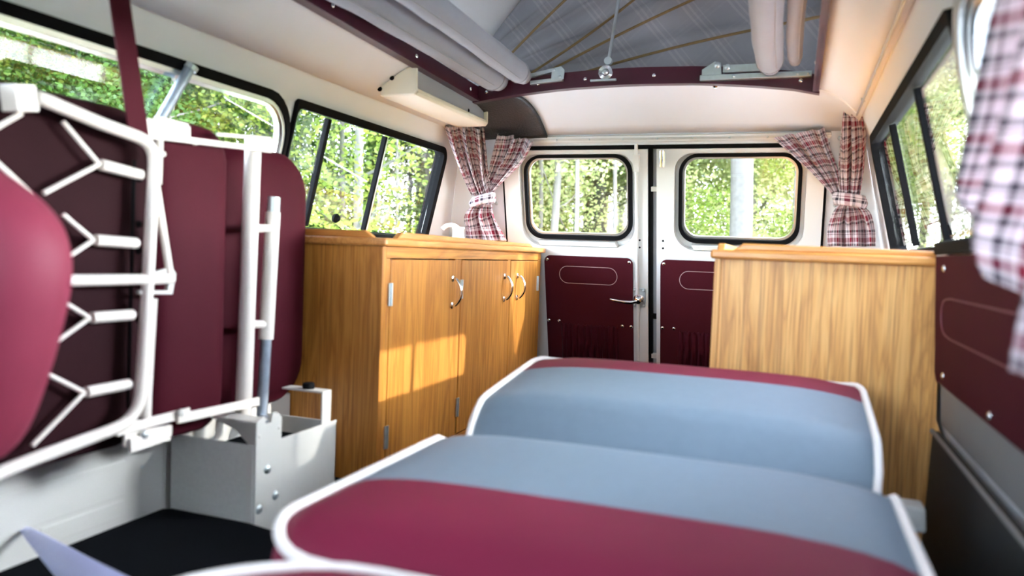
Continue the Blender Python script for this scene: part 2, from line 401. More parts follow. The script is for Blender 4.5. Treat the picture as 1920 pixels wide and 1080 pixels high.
# ceiling with the roof opening
OX0, OX1, OY0, OY1 = -.50, .52, .45, 2.31
xs = [-.645, -.60, -.56, -.53, -.50, -.4, -.3, -.2, -.1, 0, .1, .2, .3, .4, .52, .56, .60, .645]
ys = [-.9, -.4, 0, .45, .8, 1.2, 1.6, 2.0, 2.31, 2.34, 2.37, 2.40, 2.43, 2.46, 2.49, 2.52, 2.556]
mb = MB(); idx = {}
for j, y in enumerate(ys):
    for i, x in enumerate(xs):
        idx[i, j] = len(mb.v); mb.v.append((x, y, ceil_z(x, y)))
for j in range(len(ys) - 1):
    for i in range(len(xs) - 1):
        if OX0 - 1e-6 <= xs[i] and xs[i + 1] <= OX1 + 1e-6 and OY0 - 1e-6 <= ys[j] and ys[j + 1] <= OY1 + 1e-6: continue
        mb.f.append((idx[i, j], idx[i + 1, j], idx[i + 1, j + 1], idx[i, j + 1]))
ceiling = struct(mb.build('ceiling', MT['cream'], smooth='all', solid=.012), 'cream headlining round the roof opening')

# rear wall round the two doors
DX0, DX1, DZ1 = -.512, .572, 1.128
mb = MB()
mb.plate([(-.785, Z0), (DX0, Z0), (DX0, DZ1), (DX1, DZ1), (DX1, Z0), (.785, Z0), (.762, .54), (.75, .80), (.68, 1.10), (.645, 1.185), (-.645, 1.185), (-.68, 1.10), (-.75, .80), (-.762, .54)], [], 0, -.02, mB)
wall_rear = struct(mb.build('wall_rear', MT['cream']), 'cream rear wall round the two doors')
for x, zz in ((.600, 1.14), (.600, .94), (.600, .84), (-.545, .93)):
    screw(mB(x, zz, .002), NB, wall_rear, .006, 'galv')

# ------------------------------------------------------------------ side windows
def ring(name, a, b, t0, t1, m, mat, parent, **k):
    return MB().plate(a, [b], t0, t1, m).build(name, MT[mat], parent, smooth=True, **k)
def rrW(k0, k1, z0, z1, rad, g): return rr(k0 + g, k1 - g, z0 + g, z1 - g, [max(.006, q - g) for q in rad])

def window(n, m, y0, y1, rad, label, posts=(), chrome=True):
    o = ring('window_%d' % n, rr(y0 - .002, y1 + (.002 if n == 1 else .014), ZS - .003, ZT + .012, rad), rrW(y0, y1, ZS, ZT, rad, .008), .010 if n == 1 else .015, -.026, m, 'rubber' if n == 1 else 'alu', None)
    struct(o, label)
    if chrome:
        ring('chrome_frame', rrW(y0, y1, ZS, ZT, rad, .0085), rrW(y0, y1, ZS, ZT, rad, .018), .006, -.020, m, 'alu', o)
        ring('inner_frame', rrW(y0, y1, ZS, ZT, rad, .0185), rrW(y0, y1, ZS, ZT, rad, .026), .001, -.012, m, 'chrome', o)
    g = .0265 if chrome else .009
    MB().plate(rrW(y0, y1, ZS, ZT, rad, g), [], -.004, -.007, m).build('pane', MT['glass'], o)
    return o
window(1, mL, LW['n0'], LW['n1'], [.04, .10, .10, .04], 'near left side window with rounded bright frame')
window(3, mRt, RW['n0'], RW['n1'], [.04, .10, .10, .04], 'near right side window with rounded bright frame')

def slider(n, m, W, label, posts):
    y0, y1 = W['s0'], W['s1']; rad = [.012, .012, .05, .012]
    o = ring('window_%d' % n, rr(y0 - .002, y1 + .012, ZS - .003, ZT + .012, rad), rr(y0 + .004, y1 - .014, ZS + .006, ZT - .008, .018), .012, -.026, m, 'rubber', None)
    struct(o, label)
    yy = [y0 + .018] + [p[0] for p in posts] + [y1 - .018]
    for i in range(len(yy) - 1):
        d = -.004 if i % 2 == 0 else -.013
        MB().plate(rr(yy[i] - .002, yy[i + 1] + .002, ZS + .018, ZT - .018, .004), [], d, d - .003, m).build('pane', MT['glass'], o)
    for y, hw, mat in posts:
        MB().plate([(y - hw, ZS + .012), (y + hw, ZS + .012), (y + hw, ZT - .012), (y - hw, ZT - .012)], [], .002, -.014, m).build('post', MT['rubber'], o, bevel=.002)
        if mat: MB().plate([(y + hw, ZS + .014), (y + hw + .007, ZS + .014), (y + hw + .007, ZT - .014), (y + hw, ZT - .014)], [], .001, -.013, m).build('post_strip', MT[mat], o)
    return o
slider(2, mL, LW, 'left sliding window with two dark upright bars', [(1.755, .0075, None), (2.055, .0045, 'alu')])
sl_r = slider(4, mRt, RW, 'right sliding window reflecting the plaid curtains', [(1.62, .0065, None), (2.02, .0045, 'alu')])
MB().lathe([(.004, 0), (.012, .004), (.014, .012), (.008, .02)], mL(1.87, .832, 0), NLw, 12).build('catch', MT['rubber'], bpy.data.objects['window_2'], smooth=True)

# ------------------------------------------------------------------ rails above the windows, sills
def strip(path, w, h, side, up):
    side = Vector(side).normalized(); up = Vector(up).normalized(); vs = []; fs = []
    for p in path:
        p = Vector(p)
        for a, b in ((-1, -1), (1, -1), (1, 1), (-1, 1)): vs.append(p + side * (a * w / 2) + up * (b * h / 2))
    m = len(path)
    for i in range(m - 1):
        for k in range(4): fs.append((i * 4 + k, i * 4 + (k + 1) % 4, (i + 1) * 4 + (k + 1) % 4, (i + 1) * 4 + k))
    fs += [(3, 2, 1, 0), tuple((m - 1) * 4 + k for k in range(4))]
    return MB().add(vs, fs)
def trim(n, mb, mat, label, **k): return struct(mb.build('trim_%d' % n, MT[mat], None, **k), label)
t1 = trim(1, strip([(-.638, -.5, 1.178), (-.638, 2.36, 1.178)], .005, .015, NLw, (.4, 0, 1)), 'railgrey', 'aluminium curtain rail along the left side')
t2 = trim(2, strip([(.638, -.5, 1.178), (.638, 2.36, 1.178)], .005, .012, NRw, (-.4, 0, 1)), 'railgrey', 'aluminium curtain rail along the right side')
MB().tube([(.632, -.5, 1.172), (.632, 2.36, 1.172)], .003, 8).build('bead', MT['alu'], t2, smooth=True)
for k in range(22):
    screw((-.635, .55 + k * .083, 1.178), NLw, t1, .0022, 'rubber')
screw((.632, 2.16, 1.178), NRw, t2, .008, 'galv')
t3 = trim(3, MB().plate([(-.385, 1.138), (.575, 1.138), (.575, 1.160), (-.385, 1.160)], [], .014, 0, mB), 'door_paint', 'pale rail across the top of the rear doors', bevel=.003)
MB().plate([(-.385, 1.146), (.575, 1.146), (.575, 1.152), (-.385, 1.152)], [], .018, .013, mB).build('rail_groove', MT['alu'], t3)
for k in range(8): screw(mB(-.30 + k * .115, 1.149, .018), NB, t3, .003, 'galv')
# rear right piping line over the headlining, and the ribs above the right corner
pts = [(x, 2.30 + .05 * ((x - .53) / .11) ** 2, ceil_z(x, 2.30 + .05 * ((x - .53) / .11) ** 2) - .007) for x in np.linspace(.53, .64, 14)]
trim(4, MB().tube(pts, .004, 8), 'cream', 'cream piping seam in the rear right ceiling corner', smooth='all')
trim(5, MB().plate([(-.5, .780), (1.597, .780), (1.597, .804), (-.5, .804)], [], .022, 0, mRt), 'rubber', 'dark sill under the near right window', bevel=.004)
trim(6, MB().plate([(-.5, .785), (1.46, .785), (1.46, .804), (-.5, .804)], [], .012, 0, mL), 'alu', 'bright sill under the near left window', bevel=.003)

# burgundy frame round the roof opening
def arch(y, x0, x1, n=16): return [(x, y, ceil_z(x, min(y, 2.30))) for x in np.linspace(x0, x1, n)]
rf = trim(7, strip([(x, y, z + .004) for x, y, z in arch(2.306, OX0 - .006, OX1 + .006)], .012, .050, (0, 1, 0), (0, 0, 1)), 'burgundy', 'burgundy frame round the roof opening', smooth=True)
strip([(x, y, z - .019) for x, y, z in arch(2.309, OX0 - .01, OX1 + .01)], .030, .006, (0, 1, 0), (0, 0, 1)).build('frame_lip', MT['burgundy'], rf)
for x, s in ((OX0, -1), (OX1, 1)):
    pth = [(x, y, ceil_z(x, y)) for y in np.linspace(.45, 2.31, 12)]
    strip([(a, b, c + .004) for a, b, c in pth], .012, .050, (1, 0, 0), (0, 0, 1)).build('side_rail', MT['burgundy'], rf, bevel=.003)
    strip([(a, b, c - .018) for a, b, c in pth], .028 if s < 0 else .016, .006, (1, 0, 0), (0, 0, 1)).build('frame_lip', MT['burgundy'], rf)
strip([(x, y, z + .004) for x, y, z in arch(.45, OX0 - .006, OX1 + .006)], .012, .050, (0, 1, 0), (0, 0, 1)).build('front_rail', MT['burgundy'], rf)
for x in (-.465, -.29, -.14, .07, .27, .48): screw((x, 2.2995, ceil_z(x, 2.3) + .004), (0, -1, 0), rf, .0052)
for y in (1.1, 1.47, 1.87, 2.24): screw((OX0 + .0062, y, ceil_z(OX0, y) + .006), (1, 0, 0), rf, .0052)
for y in (1.6, 2.1): screw((OX1 - .0062, y, ceil_z(OX1, y) + .008), (-1, 0, 0), rf, .0052)

# ------------------------------------------------------------------ rear doors
def rear_door(n, x0, x1, wx0, wx1, px0, px1, label):
    z0, z1 = .228, 1.115; wz0, wz1 = .818, 1.090
    o = MB().plate([(x0, z0), (x1, z0), (x1, z1), (x0, z1)], [rr(wx0 - .022, wx1 + .022, wz0 - .034, wz1 + .012, [.075, .075, .06, .06], 8)], .012, -.020, mB).build('door_%d' % n, MT['door_paint'], None, smooth=True)
    struct(o, label)
    MB().plate([(x0 + .006, z0), (x1 - .006, z0), (x1 - .006, z1 - .006), (x0 + .006, z1 - .006)], [rr(wx0, wx1, wz0, wz1, .055, 8)], -.021, -.034, mB).build('outer_skin', MT['door_paint'], o, smooth=True)
    ring('gasket', rr(wx0 - .009, wx1 + .009, wz0 - .011, wz1 + .006, .060, 8), rr(wx0 + .003, wx1 - .003, wz0 + .003, wz1 - .003, .05, 8), -.002, -.040, mB, 'rubber', o)
    ring('bright_bead', rr(wx0 + .0035, wx1 - .0035, wz0 + .0035, wz1 - .0035, .05, 8), rr(wx0 + .010, wx1 - .010, wz0 + .010, wz1 - .010, .047, 8), -.012, -.026, mB, 'alu', o)
    MB().plate(rr(wx0 + .0105, wx1 - .0105, wz0 + .0105, wz1 - .0105, .046, 8), [], -.018, -.021, mB).build('pane', MT['glass'], o)
    # pale ledge below the window
    MB().plate([(wx0 + .045, wz0 - .032), (wx1 - .040, wz0 - .032), (wx1 - .050, wz0 - .016), (wx0 + .035, wz0 - .016)], [], .010, -.019, mB).build('window_ledge', MT['white_paint'], o, bevel=.002)
    # maroon card
    c = MB().plate(rr(px0, px1, .33, .752, .022), [], .0185, .0125, mB).build('door_card', MT['maroon_card'], o, bevel=.002)
    cx = (px0 + px1) / 2
    ov = rr(cx - .106, cx + .106, .655, .716, .0305, 8)
    MB().tube([mB(a, b, .0188) for a, b in ov], .0011, 6, closed=True).build('stitching', MT['stitch'], c)
    # gathered pocket
    vs = []; fs = []; nx, nz = 64, 14
    for j in range(nz + 1):
        zz = .35 + (.505 - .35) * j / nz
        for i in range(nx + 1):
            x = cx - .106 + .212 * i / nx
            a = .004 + .0085 * (math.sin(i * .9 + .7 * math.sin(j * .5)) + .6 * math.sin(i * 1.7 + 1 + j * .15))
            if 9 <= j <= 10: a *= .25
            edge = min(1, min(i, nx - i) / 4)
            vs.append(mB(x, zz + (.003 * math.sin(i * 1.3) if j > 11 else 0), .0195 + max(0.001, .012 + a) * edge * (.35 + .65 * math.sin(PI * min(1, j / nz * .9 + .1)))))
    for j in range(nz):
        for i in range(nx): fs.append((j * (nx + 1) + i, j * (nx + 1) + i + 1, (j + 1) * (nx + 1) + i + 1, (j + 1) * (nx + 1) + i))
    MB().add(vs, fs).build('pocket', MT['maroon_shaded'], c, smooth='all', solid=.002)
    for x, zz in ((px0 + .012, .738), (px1 - .012, .738), (px0 + .008, .512), (px0 + .048, .512), (px1 - .040, .508), (px1 - .008, .508)):
        screw(mB(x, zz, .0185), NB, o, .0058)
    for zz in (.815, .79):
        sx = (x1 - .028) if n == 1 else (x0 + .022)
        MB().lathe([(.0035, 0), (.0035, .002)], mB(sx, zz, .0115), NB, 10).build('hole_plug', MT['rubber'], o)
    return o
d1 = rear_door(1, -.504, .012, -.425, -.055, -.364, -.040, 'left rear door with maroon card and chrome handle')
d2 = rear_door(2, .042, .564, .122, .490, .056, .40, 'right rear door with tree trunk in its window')
# rubber seals between and over the doors
t8 = trim(8, MB().plate([(.0125, .228), (.026, .228), (.026, 1.121), (.0125, 1.121)], [], .002, -.03, mB), 'rubber', 'black rubber seal between the rear doors')
MB().plate([(-.508, 1.1155), (.568, 1.1155), (.568, 1.1275), (-.508, 1.1275)], [], .004, -.03, mB).build('top_seal', MT['rubber'], t8)
MB().plate([(-.5115, .228), (-.5045, .228), (-.5045, 1.127), (-.5115, 1.127)], [], .008, -.03, mB).build('side_seal', MT['rubber'], t8)
MB().plate([(.5645, .228), (.5715, .228), (.5715, 1.127), (.5645, 1.127)], [], .008, -.03, mB).build('side_seal', MT['rubber'], t8)
MB().plate([(.0265, .228), (.0415, .228), (.0415, 1.121), (.0265, 1.121)], [], -.012, -.03, mB).build('gap_strip', MT['greyvinyl'], t8)
for zz in (.985, .545, .40):
    MB().plate([(.022, zz - .008), (.041, zz - .008), (.041, zz + .008), (.022, zz + .008)], [], .004, -.011, mB).build('striker', MT['rubber' if zz == .545 else 'white_paint'], t8, bevel=.001)
MB().plate([(-.512, .2205), (.572, .2205), (.572, .2275), (-.512, .2275)], [], .02, -.04, mB).build('door_sill', MT['rubber'], t8)
# lock rod and top bolt, handle
MB().tube([mB(-.024, .60, .020), mB(-.024, 1.06, .020)], .0055, 10).build('lock_rod', MT['door_paint'], d1, smooth=True)
MB().tube([mB(-.024, .30, .018), mB(-.022, .60, .018)], .0055, 10).build('lock_rod', MT['door_paint'], d1, smooth=True)
b = MB().plate(rr(-.034, -.014, 1.045, 1.100, .004), [], .030, .010, mB).build('top_bolt', MT['door_paint'], d1, bevel=.003)
MB().tube([mB(-.024, 1.09, .022), mB(-.024, 1.135, .022)], .006, 10).build('bolt_pin', MT['door_paint'], b, smooth=True)
hp = MB().plate(rr(-.040, .004, .580, .648, .006), [], .018, .011, mB).build('handle_plate', MT['galv'], d1, bevel=.002)
for x in (-.034, -.002):
    for zz in (.587, .641): screw(mB(x, zz, .018), NB, d1, .004, 'galv')
hb = MB().lathe([(.019, 0), (.019, .006), (.016, .010), (.012, .014), (.012, .026), (.006, .030)], mB(-.018, .612, .018), NB, 20).build('door_handle', MT['chrome'], d1, smooth=True)
MB().tube(smooth_path([mB(-.018, .612, .040), mB(-.04, .606, .044), mB(-.07, .606, .044), mB(-.100, .609, .042), mB(-.118, .612, .040)]), [.008] * 4 + [.007] * 8 + [.006] * 8 + [.004] * 4 + [.002], 10).build('lever', MT['chrome'], hb, smooth='all')
cl = MB().plate(rr(.052, .072, 1.072, 1.104, .004), [], .020, .011, mB).build('top_catch', MT['galv'], d2, bevel=.003)
MB().tube([mB(.057, 1.06, .024), mB(.057, 1.112, .024)], .004, 8).tube([mB(.067, 1.06, .024), mB(.067, 1.112, .024)], .004, 8).build('catch_pins', MT['chrome'], cl, smooth=True)

# ------------------------------------------------------------------ roof: lid, canvas, rods
lid = thing('pop_top', (-.64, 1.4, 1.30), 'pale raised roof lid seen above the left bunk', 'pop top')
def lid_pt(s, y):      # s from hinge upward
    a = math.radians(47); bulge = .05 * math.sin(PI * min(1, s / 1.45))
    return Vector((-.66 + s * math.cos(a) - bulge * math.sin(a), y, 1.262 + s * math.sin(a) + bulge * math.cos(a)))
vs = []; fs = []; ns = 16; yv = np.linspace(.40, 2.46, 12)
for i in range(ns + 1):
    for y in yv: vs.append(lid_pt(1.45 * i / ns, y))
for i in range(ns):
    for j in range(len(yv) - 1): fs.append((i * 12 + j, i * 12 + j + 1, (i + 1) * 12 + j + 1, (i + 1) * 12 + j))
MB().add(vs, fs).build('shell', MT['lid'], lid, smooth='all', solid=.012)
# grey lining panel near the rear end of the lid
vs = [lid_pt(1.4 * i / ns, y) + Vector((.012, 0, -.012)) for i in range(ns + 1) for y in (2.02, 2.12, 2.24, 2.34, 2.44)]
fs = [(i * 5 + j, i * 5 + j + 1, (i + 1) * 5 + j + 1, (i + 1) * 5 + j) for i in range(ns) for j in range(4)]
MB().add(vs, fs).build('lining_panel', MT['lidgrey'], lid, smooth='all', solid=.006)

can = thing('roof_canvas', (0, 2.42, 1.27), 'grey checked canvas fan closing the raised roof, with bowed rods', 'canvas')
HX, HZ = -.655, 1.286
def fan_y(phi, r):
    k = phi / math.radians(47) * 5
    return 2.375 + .075 * min(1, r / .4) * (abs(math.sin(PI * k)) ** .7) * .5 + .006 * math.sin(r * 19 + phi * 9)
vs = []; fs = []; na, nr = 60, 30
for i in range(na + 1):
    for j in range(nr + 1):
        r = .03 + 1.42 * j / nr
        ph = math.radians(-.4) + (math.radians(47.2) + math.atan(.05 * math.sin(PI * min(1, r / 1.45)) / r)) * i / na
        vs.append((HX + r * math.cos(ph), fan_y(max(0, ph), r), HZ + r * math.sin(ph)))
for i in range(na):
    for j in range(nr): fs.append((i * (nr + 1) + j, i * (nr + 1) + j + 1, (i + 1) * (nr + 1) + j + 1, (i + 1) * (nr + 1) + j))
MB().add(vs, fs).build('rear_fan', MT['canvas'], can, smooth='all', solid=.003)
MB().add([(x, .42 - (y - 2.375), z) for x, y, z in vs], fs).build('front_fan', MT['canvas'], can, smooth='all', solid=.003)
vs = []; fs = []
for i in range(25):
    for j in range(41):
        zz = 1.255 + 1.1 * i / 24; y = .40 + 2.06 * j / 40
        vs.append((.575 + .02 * math.sin(i * 1.3) * math.sin(PI * j / 40) - .22 * (i / 24) ** 2, y, zz))
for i in range(24):
    for j in range(40): fs.append((i * 41 + j, i * 41 + j + 1, (i + 1) * 41 + j + 1, (i + 1) * 41 + j))
MB().add(vs, fs).build('side_wall_canvas', MT['canvas'], can, smooth='all', solid=.003)
def rod(p, q, bow):
    a, b = at(*p, y=2.36), at(*q, y=2.36); d = (b - a); nrm = Vector((-d.z, 0, d.x)).normalized()
    a = a - d * .05; b = b + d * .35
    pts = [a + (b - a) * t + nrm * bow * math.sin(PI * t) for t in np.linspace(0, 1, 14)]
    MB().tube(pts, .0042, 8).build('fold_rod', MT['brass'], can, smooth=True)
rod((948, 112), (1062, 0), .004); rod((990, 140), (1180, 0), -.012); rod((1040, 128), (1306, 0), .008); rod((1062, 146), (1400, 64), .012)
rod((1490, 42), (1530, 33), 0)

strut = thing('roof_strut', tuple(at(1137, 145, y=2.31)), 'thin grey steel strut with coil spring at foot', 'strut')
a = at(1137, 137, y=2.312); bpt = at(1160, 0, y=2.36)
MB().tube([a + Vector((.004, 0, .03)), a + (bpt - a) * 1.9], .0052, 10).build('rod', MT['galv'], strut, smooth=True)
sp = []
for i in range(90):
    t = i / 89; an = t * 6 * 2 * PI; rr_ = .011 + .011 * t
    sp.append(a + Vector((rr_ * math.cos(an), -.012, rr_ * math.sin(an))))
MB().tube(sp, .0015, 6).build('coil_spring', MT['chrome'], strut, smooth='all')
MB().lathe([(.009, -.02), (.009, .004), (.005, .008)], a + Vector((0, -.014, 0)), (0, -1, 0), 14).build('spring_hub', MT['galv'], strut, smooth=True)
MB().lathe([(.020, -.004), (.020, 0)], a + Vector((0, -.006, 0)), (0, -1, 0), 20).build('back_plate', MT['galv'], strut)
MB().box(a.x - .045, a.x + .035, a.y - .02, a.y + .02, a.z - .028, a.z - .022).build('foot_plate', MT['galv'], strut, bevel=.001)
MB().lathe([(.012, -.008), (.012, .008)], a + Vector((.006, -.006, .034)), (0, -1, 0), 14).build('pivot_eye', MT['galv'], strut, smooth=True)

# ------------------------------------------------------------------ bunks (rolled stretchers) and their steel brackets
def bunk(name, p0, p1, r, label, end=True):
    p0, p1 = Vector(p0), Vector(p1); o = thing(name, tuple(p1), label, 'bunk')
    pts = []; rs = []
    for i in range(41):
        t = i / 40; p = p0 + (p1 - p0) * t
        pts.append(p + Vector((.002 * math.sin(t * 13), 0, .003 * math.sin(t * 9 + 1))))
        q = r * (1 + .02 * math.sin(t * 31) + .02 * math.sin(t * 53))
        if i > 38: q *= (.93 if i == 39 else .74)
        rs.append(q)
    MB().tube(pts, rs, 18).build('rolled_cover', MT['bunk'], o, smooth='all')
    d = (p1 - p0).normalized(); s = Vector((d.y, -d.x, 0)).normalized()
    cz = p1 - d * .05
    MB().tube([cz - d * .0015, cz + d * .0015], r * 1.015, 18).build('end_seam', MT['greyvinyl'], o, smooth=True)
    MB().tube([p + s * r * .55 + Vector((0, 0, -r * .86)) for p in pts[:-2]], .0018, 6).build('seam', MT['greyvinyl'], o, smooth=True)
    return o
bunk('bunk_roll', (-.470, .50, 1.322), (-.418, 2.285, 1.294), .043, 'lower grey rolled bunk on the left of the roof opening')
bunk('bunk_roll', (-.315, .50, 1.318), (-.335, 2.285, 1.305), .034, 'upper grey rolled bunk on the left of the roof opening')
bunk('bunk_roll', (.418, .50, 1.318), (.398, 2.27, 1.300), .037, 'fat grey rolled bunk on the right of the roof opening')
bunk('bunk_roll', (.478, .50, 1.314), (.462, 2.24, 1.302), .020, 'thin grey rolled cloth beside the right-hand bunk')
br = thing('bunk_bracket', (.35, 2.31, 1.27), 'wide galvanised hinge bracket under the right bunk', 'bracket', 'bunk hinge brackets')
MB().box(.205, .508, 2.285, 2.325, 1.268, 1.284).build('channel', MT['galv'], br, bevel=.002)
MB().prism([(.210, 2.288, 1.284), (.210, 2.288, 1.300), (.245, 2.288, 1.322), (.262, 2.288, 1.318), (.266, 2.288, 1.284)], (0, .004, 0)).build('cheek', MT['galv'], br, bevel=.001)
MB().box(.268, .375, 2.292, 2.312, 1.290, 1.312).build('arm', MT['galv'], br, bevel=.002)
for p in ((.253, 2.287, 1.311), (.281, 2.291, 1.305)): screw(p, (0, -1, 0), br, .008, 'galv', 'rivet')
for x in (.30, .47, .498): screw((x, 2.284, 1.277), (0, -1, 0), br, .004, 'galv', 'rivet')
bl = thing('bunk_bracket', (-.27, 2.31, 1.27), 'short bright hinge bracket at the end of the left bunks', 'bracket', 'bunk hinge brackets')
MB().prism([(-.315, 2.288, 1.278), (-.208, 2.288, 1.286), (-.208, 2.288, 1.298), (-.315, 2.288, 1.290)], (0, .03, 0)).build('channel', MT['galv'], bl, bevel=.002)
MB().prism([(-.245, 2.284, 1.288), (-.243, 2.284, 1.322), (-.215, 2.284, 1.330), (-.202, 2.284, 1.318), (-.204, 2.284, 1.290)], (0, .004, 0)).build('cheek', MT['galv'], bl, bevel=.001)
MB().prism([(-.315, 2.29, 1.300), (-.235, 2.29, 1.316), (-.233, 2.29, 1.328), (-.318, 2.29, 1.312)], (0, .014, 0)).build('arm', MT['galv'], bl, bevel=.001)
for p in ((-.236, 2.283, 1.318), (-.216, 2.283, 1.296)): screw(p, (0, -1, 0), bl, .005, 'galv', 'rivet')
hk = thing('ceiling_hook', (.245, 2.345, 1.232), 'small chrome knob on the cream ceiling behind the burgundy frame', 'hook')
MB().lathe([(.010, 0), (.010, .003), (.004, .005), (.004, .010), (.007, .012), (.007, .016), (.003, .018)], (.245, 2.338, ceil_z(.245, 2.338) - .007), (0, -.5, -1), 14).build('knob', MT['chrome'], hk, smooth=True)

# ------------------------------------------------------------------ overhead bin and black panel at the rear left
sh = thing('overhead_bin', (-.55, 2.14, 1.175), 'cream moulded overhead bin with grey front under left ceiling edge', 'shelf')
sec = [(-.612, 1.170), (-.505, 1.172), (-.498, 1.182), (-.500, 1.252), (-.53, 1.246), (-.56, 1.230), (-.612, 1.196)]
y0, y1 = 1.885, 2.405
MB().prism([(x, y0, z) for x, z in sec], (0, .010, 0)).build('end_panel', MT['plastic_cream'], sh, bevel=.004)
MB().prism([(x, y1 - .008, z) for x, z in sec], (0, .008, 0)).build('end_panel', MT['plastic_cream'], sh, bevel=.003)
MB().prism([(-.612, y0 + .01, 1.170), (-.505, y0 + .01, 1.172), (-.498, y0 + .01, 1.180), (-.612, y0 + .01, 1.178)], (0, y1 - y0 - .018, 0)).build('bottom_panel', MT['plastic_cream'], sh, bevel=.003)
MB().box(-.506, -.498, y0 + .01, y1 - .008, 1.180, 1.190).build('lip', MT['plastic_cream'], sh, bevel=.003)
MB().box(-.5165, -.512, y0 + .01, y1 - .008, 1.180, 1.252).build('front_panel', MT['greyvinyl'], sh)
screw((-.512, 2.27, 1.200), (1, 0, 0), sh, .005, 'rubber')
for z, x in ((1.219, -.575), (1.190, -.612)): screw((x, y0 - .003, z), (0, -1, 0), sh, .006, 'rubber')

bpn = thing('grained_panel', (-.46, 2.43, 1.2), 'black grained panel in the rear left ceiling corner', 'panel')
vs = []; fs = []; n1, n2 = 24, 14
for j in range(n2 + 1):
    y = 2.322 + (2.552 - 2.322) * j / n2
    for i in range(n1 + 1):
        tr = 1 - .5 * (1 - j / n2) ** 2.2
        x = -.60 + (.60 - .335) * (i / n1) * (.84 + .16 * (1 - (1 - j / n2) ** 2.6)) 
        vs.append((x, y, ceil_z(x, y) - .014))
for j in range(n2):
    for i in range(n1): fs.append((j * (n1 + 1) + i, j * (n1 + 1) + i + 1, (j + 1) * (n1 + 1) + i + 1, (j + 1) * (n1 + 1) + i))
MB().add(vs, fs).build('panel_face', MT['blackvinyl'], bpn, smooth='all', solid=.008)

# ------------------------------------------------------------------ left kitchen cabinet
XF = -.370
lc = thing('kitchen_cabinet', (-.55, 2.08, Z0), 'long oak kitchen cabinet with three doors under left window', 'cabinet')
CY0, CY1, CZ1 = 1.505, 2.640, .755
MB().prism([(-.730, CY0, Z0), (XF, CY0, Z0), (XF, CY0, CZ1), (-.735, CY0, CZ1)], (0, .016, 0)).build('end_panel', MT['oak'], lc, bevel=.001)
MB().box(-.72, XF - .02, CY1 - .016, CY1, Z0, CZ1).build('rear_panel', MT['oak'], lc)
MB().box(-.735, XF - .03, CY0 + .016, CY1 - .016, Z0, Z0 + .02).build('base_panel', MT['oak_rail'], lc)
doors = [(1.542, 1.892, 'L'), (1.938, 2.299, 'R'), (2.329, 2.603, 'L')]
ff = [(CY0 + .0165, 1.540), (1.894, 1.936), (2.301, 2.327), (2.605, CY1 - .0005)]
for a, b_ in ff: MB().box(XF - .02, XF, a, b_, Z0 + .02, .728).build('stile', MT['oak'], lc, bevel=.0008)
MB().box(XF - .02, XF, CY0 + .0165, CY1 - .0005, .7285, CZ1 - .0005).build('top_rail', MT['oak_rail'], lc, bevel=.0008)
MB().box(XF - .02, XF, CY0 + .0165, CY1 - .0005, Z0, Z0 + .0195).build('bottom_rail', MT['oak_rail'], lc)
for k, (a, b_, hs_) in enumerate(doors):
    d = MB().box(XF - .018, XF + .0015, a, b_, Z0 + .024, .7255).build('door', MT['oak'], lc, bevel=.0015)
    hy = {0: (1.875), 1: (2.268), 2: (2.388)}[k]
    z0h, z1h = .604, .676
    pts = [(XF + .0015, hy, z0h), (XF + .014, hy, z0h + .002), (XF + .026, hy, z0h + .018), (XF + .030, hy, (z0h + z1h) / 2), (XF + .026, hy, z1h - .018), (XF + .014, hy, z1h - .002), (XF + .0015, hy, z1h)]
    h = MB().tube(smooth_path(pts, 5), .0042, 10)
    for zz in (z0h, z1h): h.lathe([(.009, 0), (.009, .003), (.006, .005)], (XF + .0015, hy, zz), (1, 0, 0), 12)
    h.build('handle', MT['chrome'], d, smooth=True)
    hy2 = {0: a - .001, 1: a - .001, 2: b_ + .001}[k]
    for zz in (.646, .318):
        MB().box(XF + .0015, XF + .004, hy2 - .009, hy2 + .009, zz - .026, zz + .026).tube([(XF + .005, hy2, zz - .026), (XF + .005, hy2, zz + .026)], .0028, 8).build('hinge', MT['galv'], d)
# worktop with fiddle rail
wt = thing('worktop', (-.55, 2.08, CZ1), 'oak worktop with raised edge on the long left cabinet', 'worktop')
MB().prism([(-.745, CY0 - .012, CZ1), (XF + .014, CY0 - .012, CZ1), (XF + .014, CY1 + .012, CZ1), (-.742, CY1 + .012, CZ1)], (0, 0, .018)).build('top', MT['oak_top'], wt, bevel=.005, seg=3)
zt = CZ1 + .018
MB().prism([(XF - .002, 1.575, zt), (XF - .002, 1.60, zt + .016), (XF - .002, 2.52, zt + .012), (XF - .002, 2.56, zt)], (-.016, 0, 0)).build('edge_rail', MT['oak_top'], wt, bevel=.003)
MB().prism([(-.735, CY0 - .004, zt), (-.735, CY0 - .004, zt + .016), (-.415, CY0 - .004, zt + .016), (-.392, CY0 - .004, zt)], (0, .016, 0)).build('edge_rail', MT['oak_topx'], wt, bevel=.003)

# ------------------------------------------------------------------ right cabinet
rc = thing('oak_cabinet', (.54, 2.1, Z0), 'pale oak cabinet behind the bed on the right', 'cabinet')
MB().prism([(.348, 1.605, Z0), (.764, 1.605, Z0), (.764, 1.605, .44), (.752, 1.605, .47), (.744, 1.605, .755), (.348, 1.605, .755)], (0, .016, 0)).build('end_panel', MT['oak_right'], rc, bevel=.001)
MB().box(.348, .364, 1.6215, 2.62, Z0, .755).build('side_panel', MT['oak_right'], rc)
MB().box(.364, .735, 2.60, 2.62, Z0, .755).build('rear_panel', MT['oak_right'], rc)
MB().box(.338, .352, 1.601, 1.621, Z0, .7545).build('corner_stile', MT['oak_right'], rc, bevel=.0015)
hgx = MB().box(.344, .3478, 1.66, 1.69, .60, .65).build('hinge', MT['galv'], rc)
rt = thing('worktop', (.54, 2.1, .755), 'oak worktop with raised edge on the right cabinet', 'worktop')
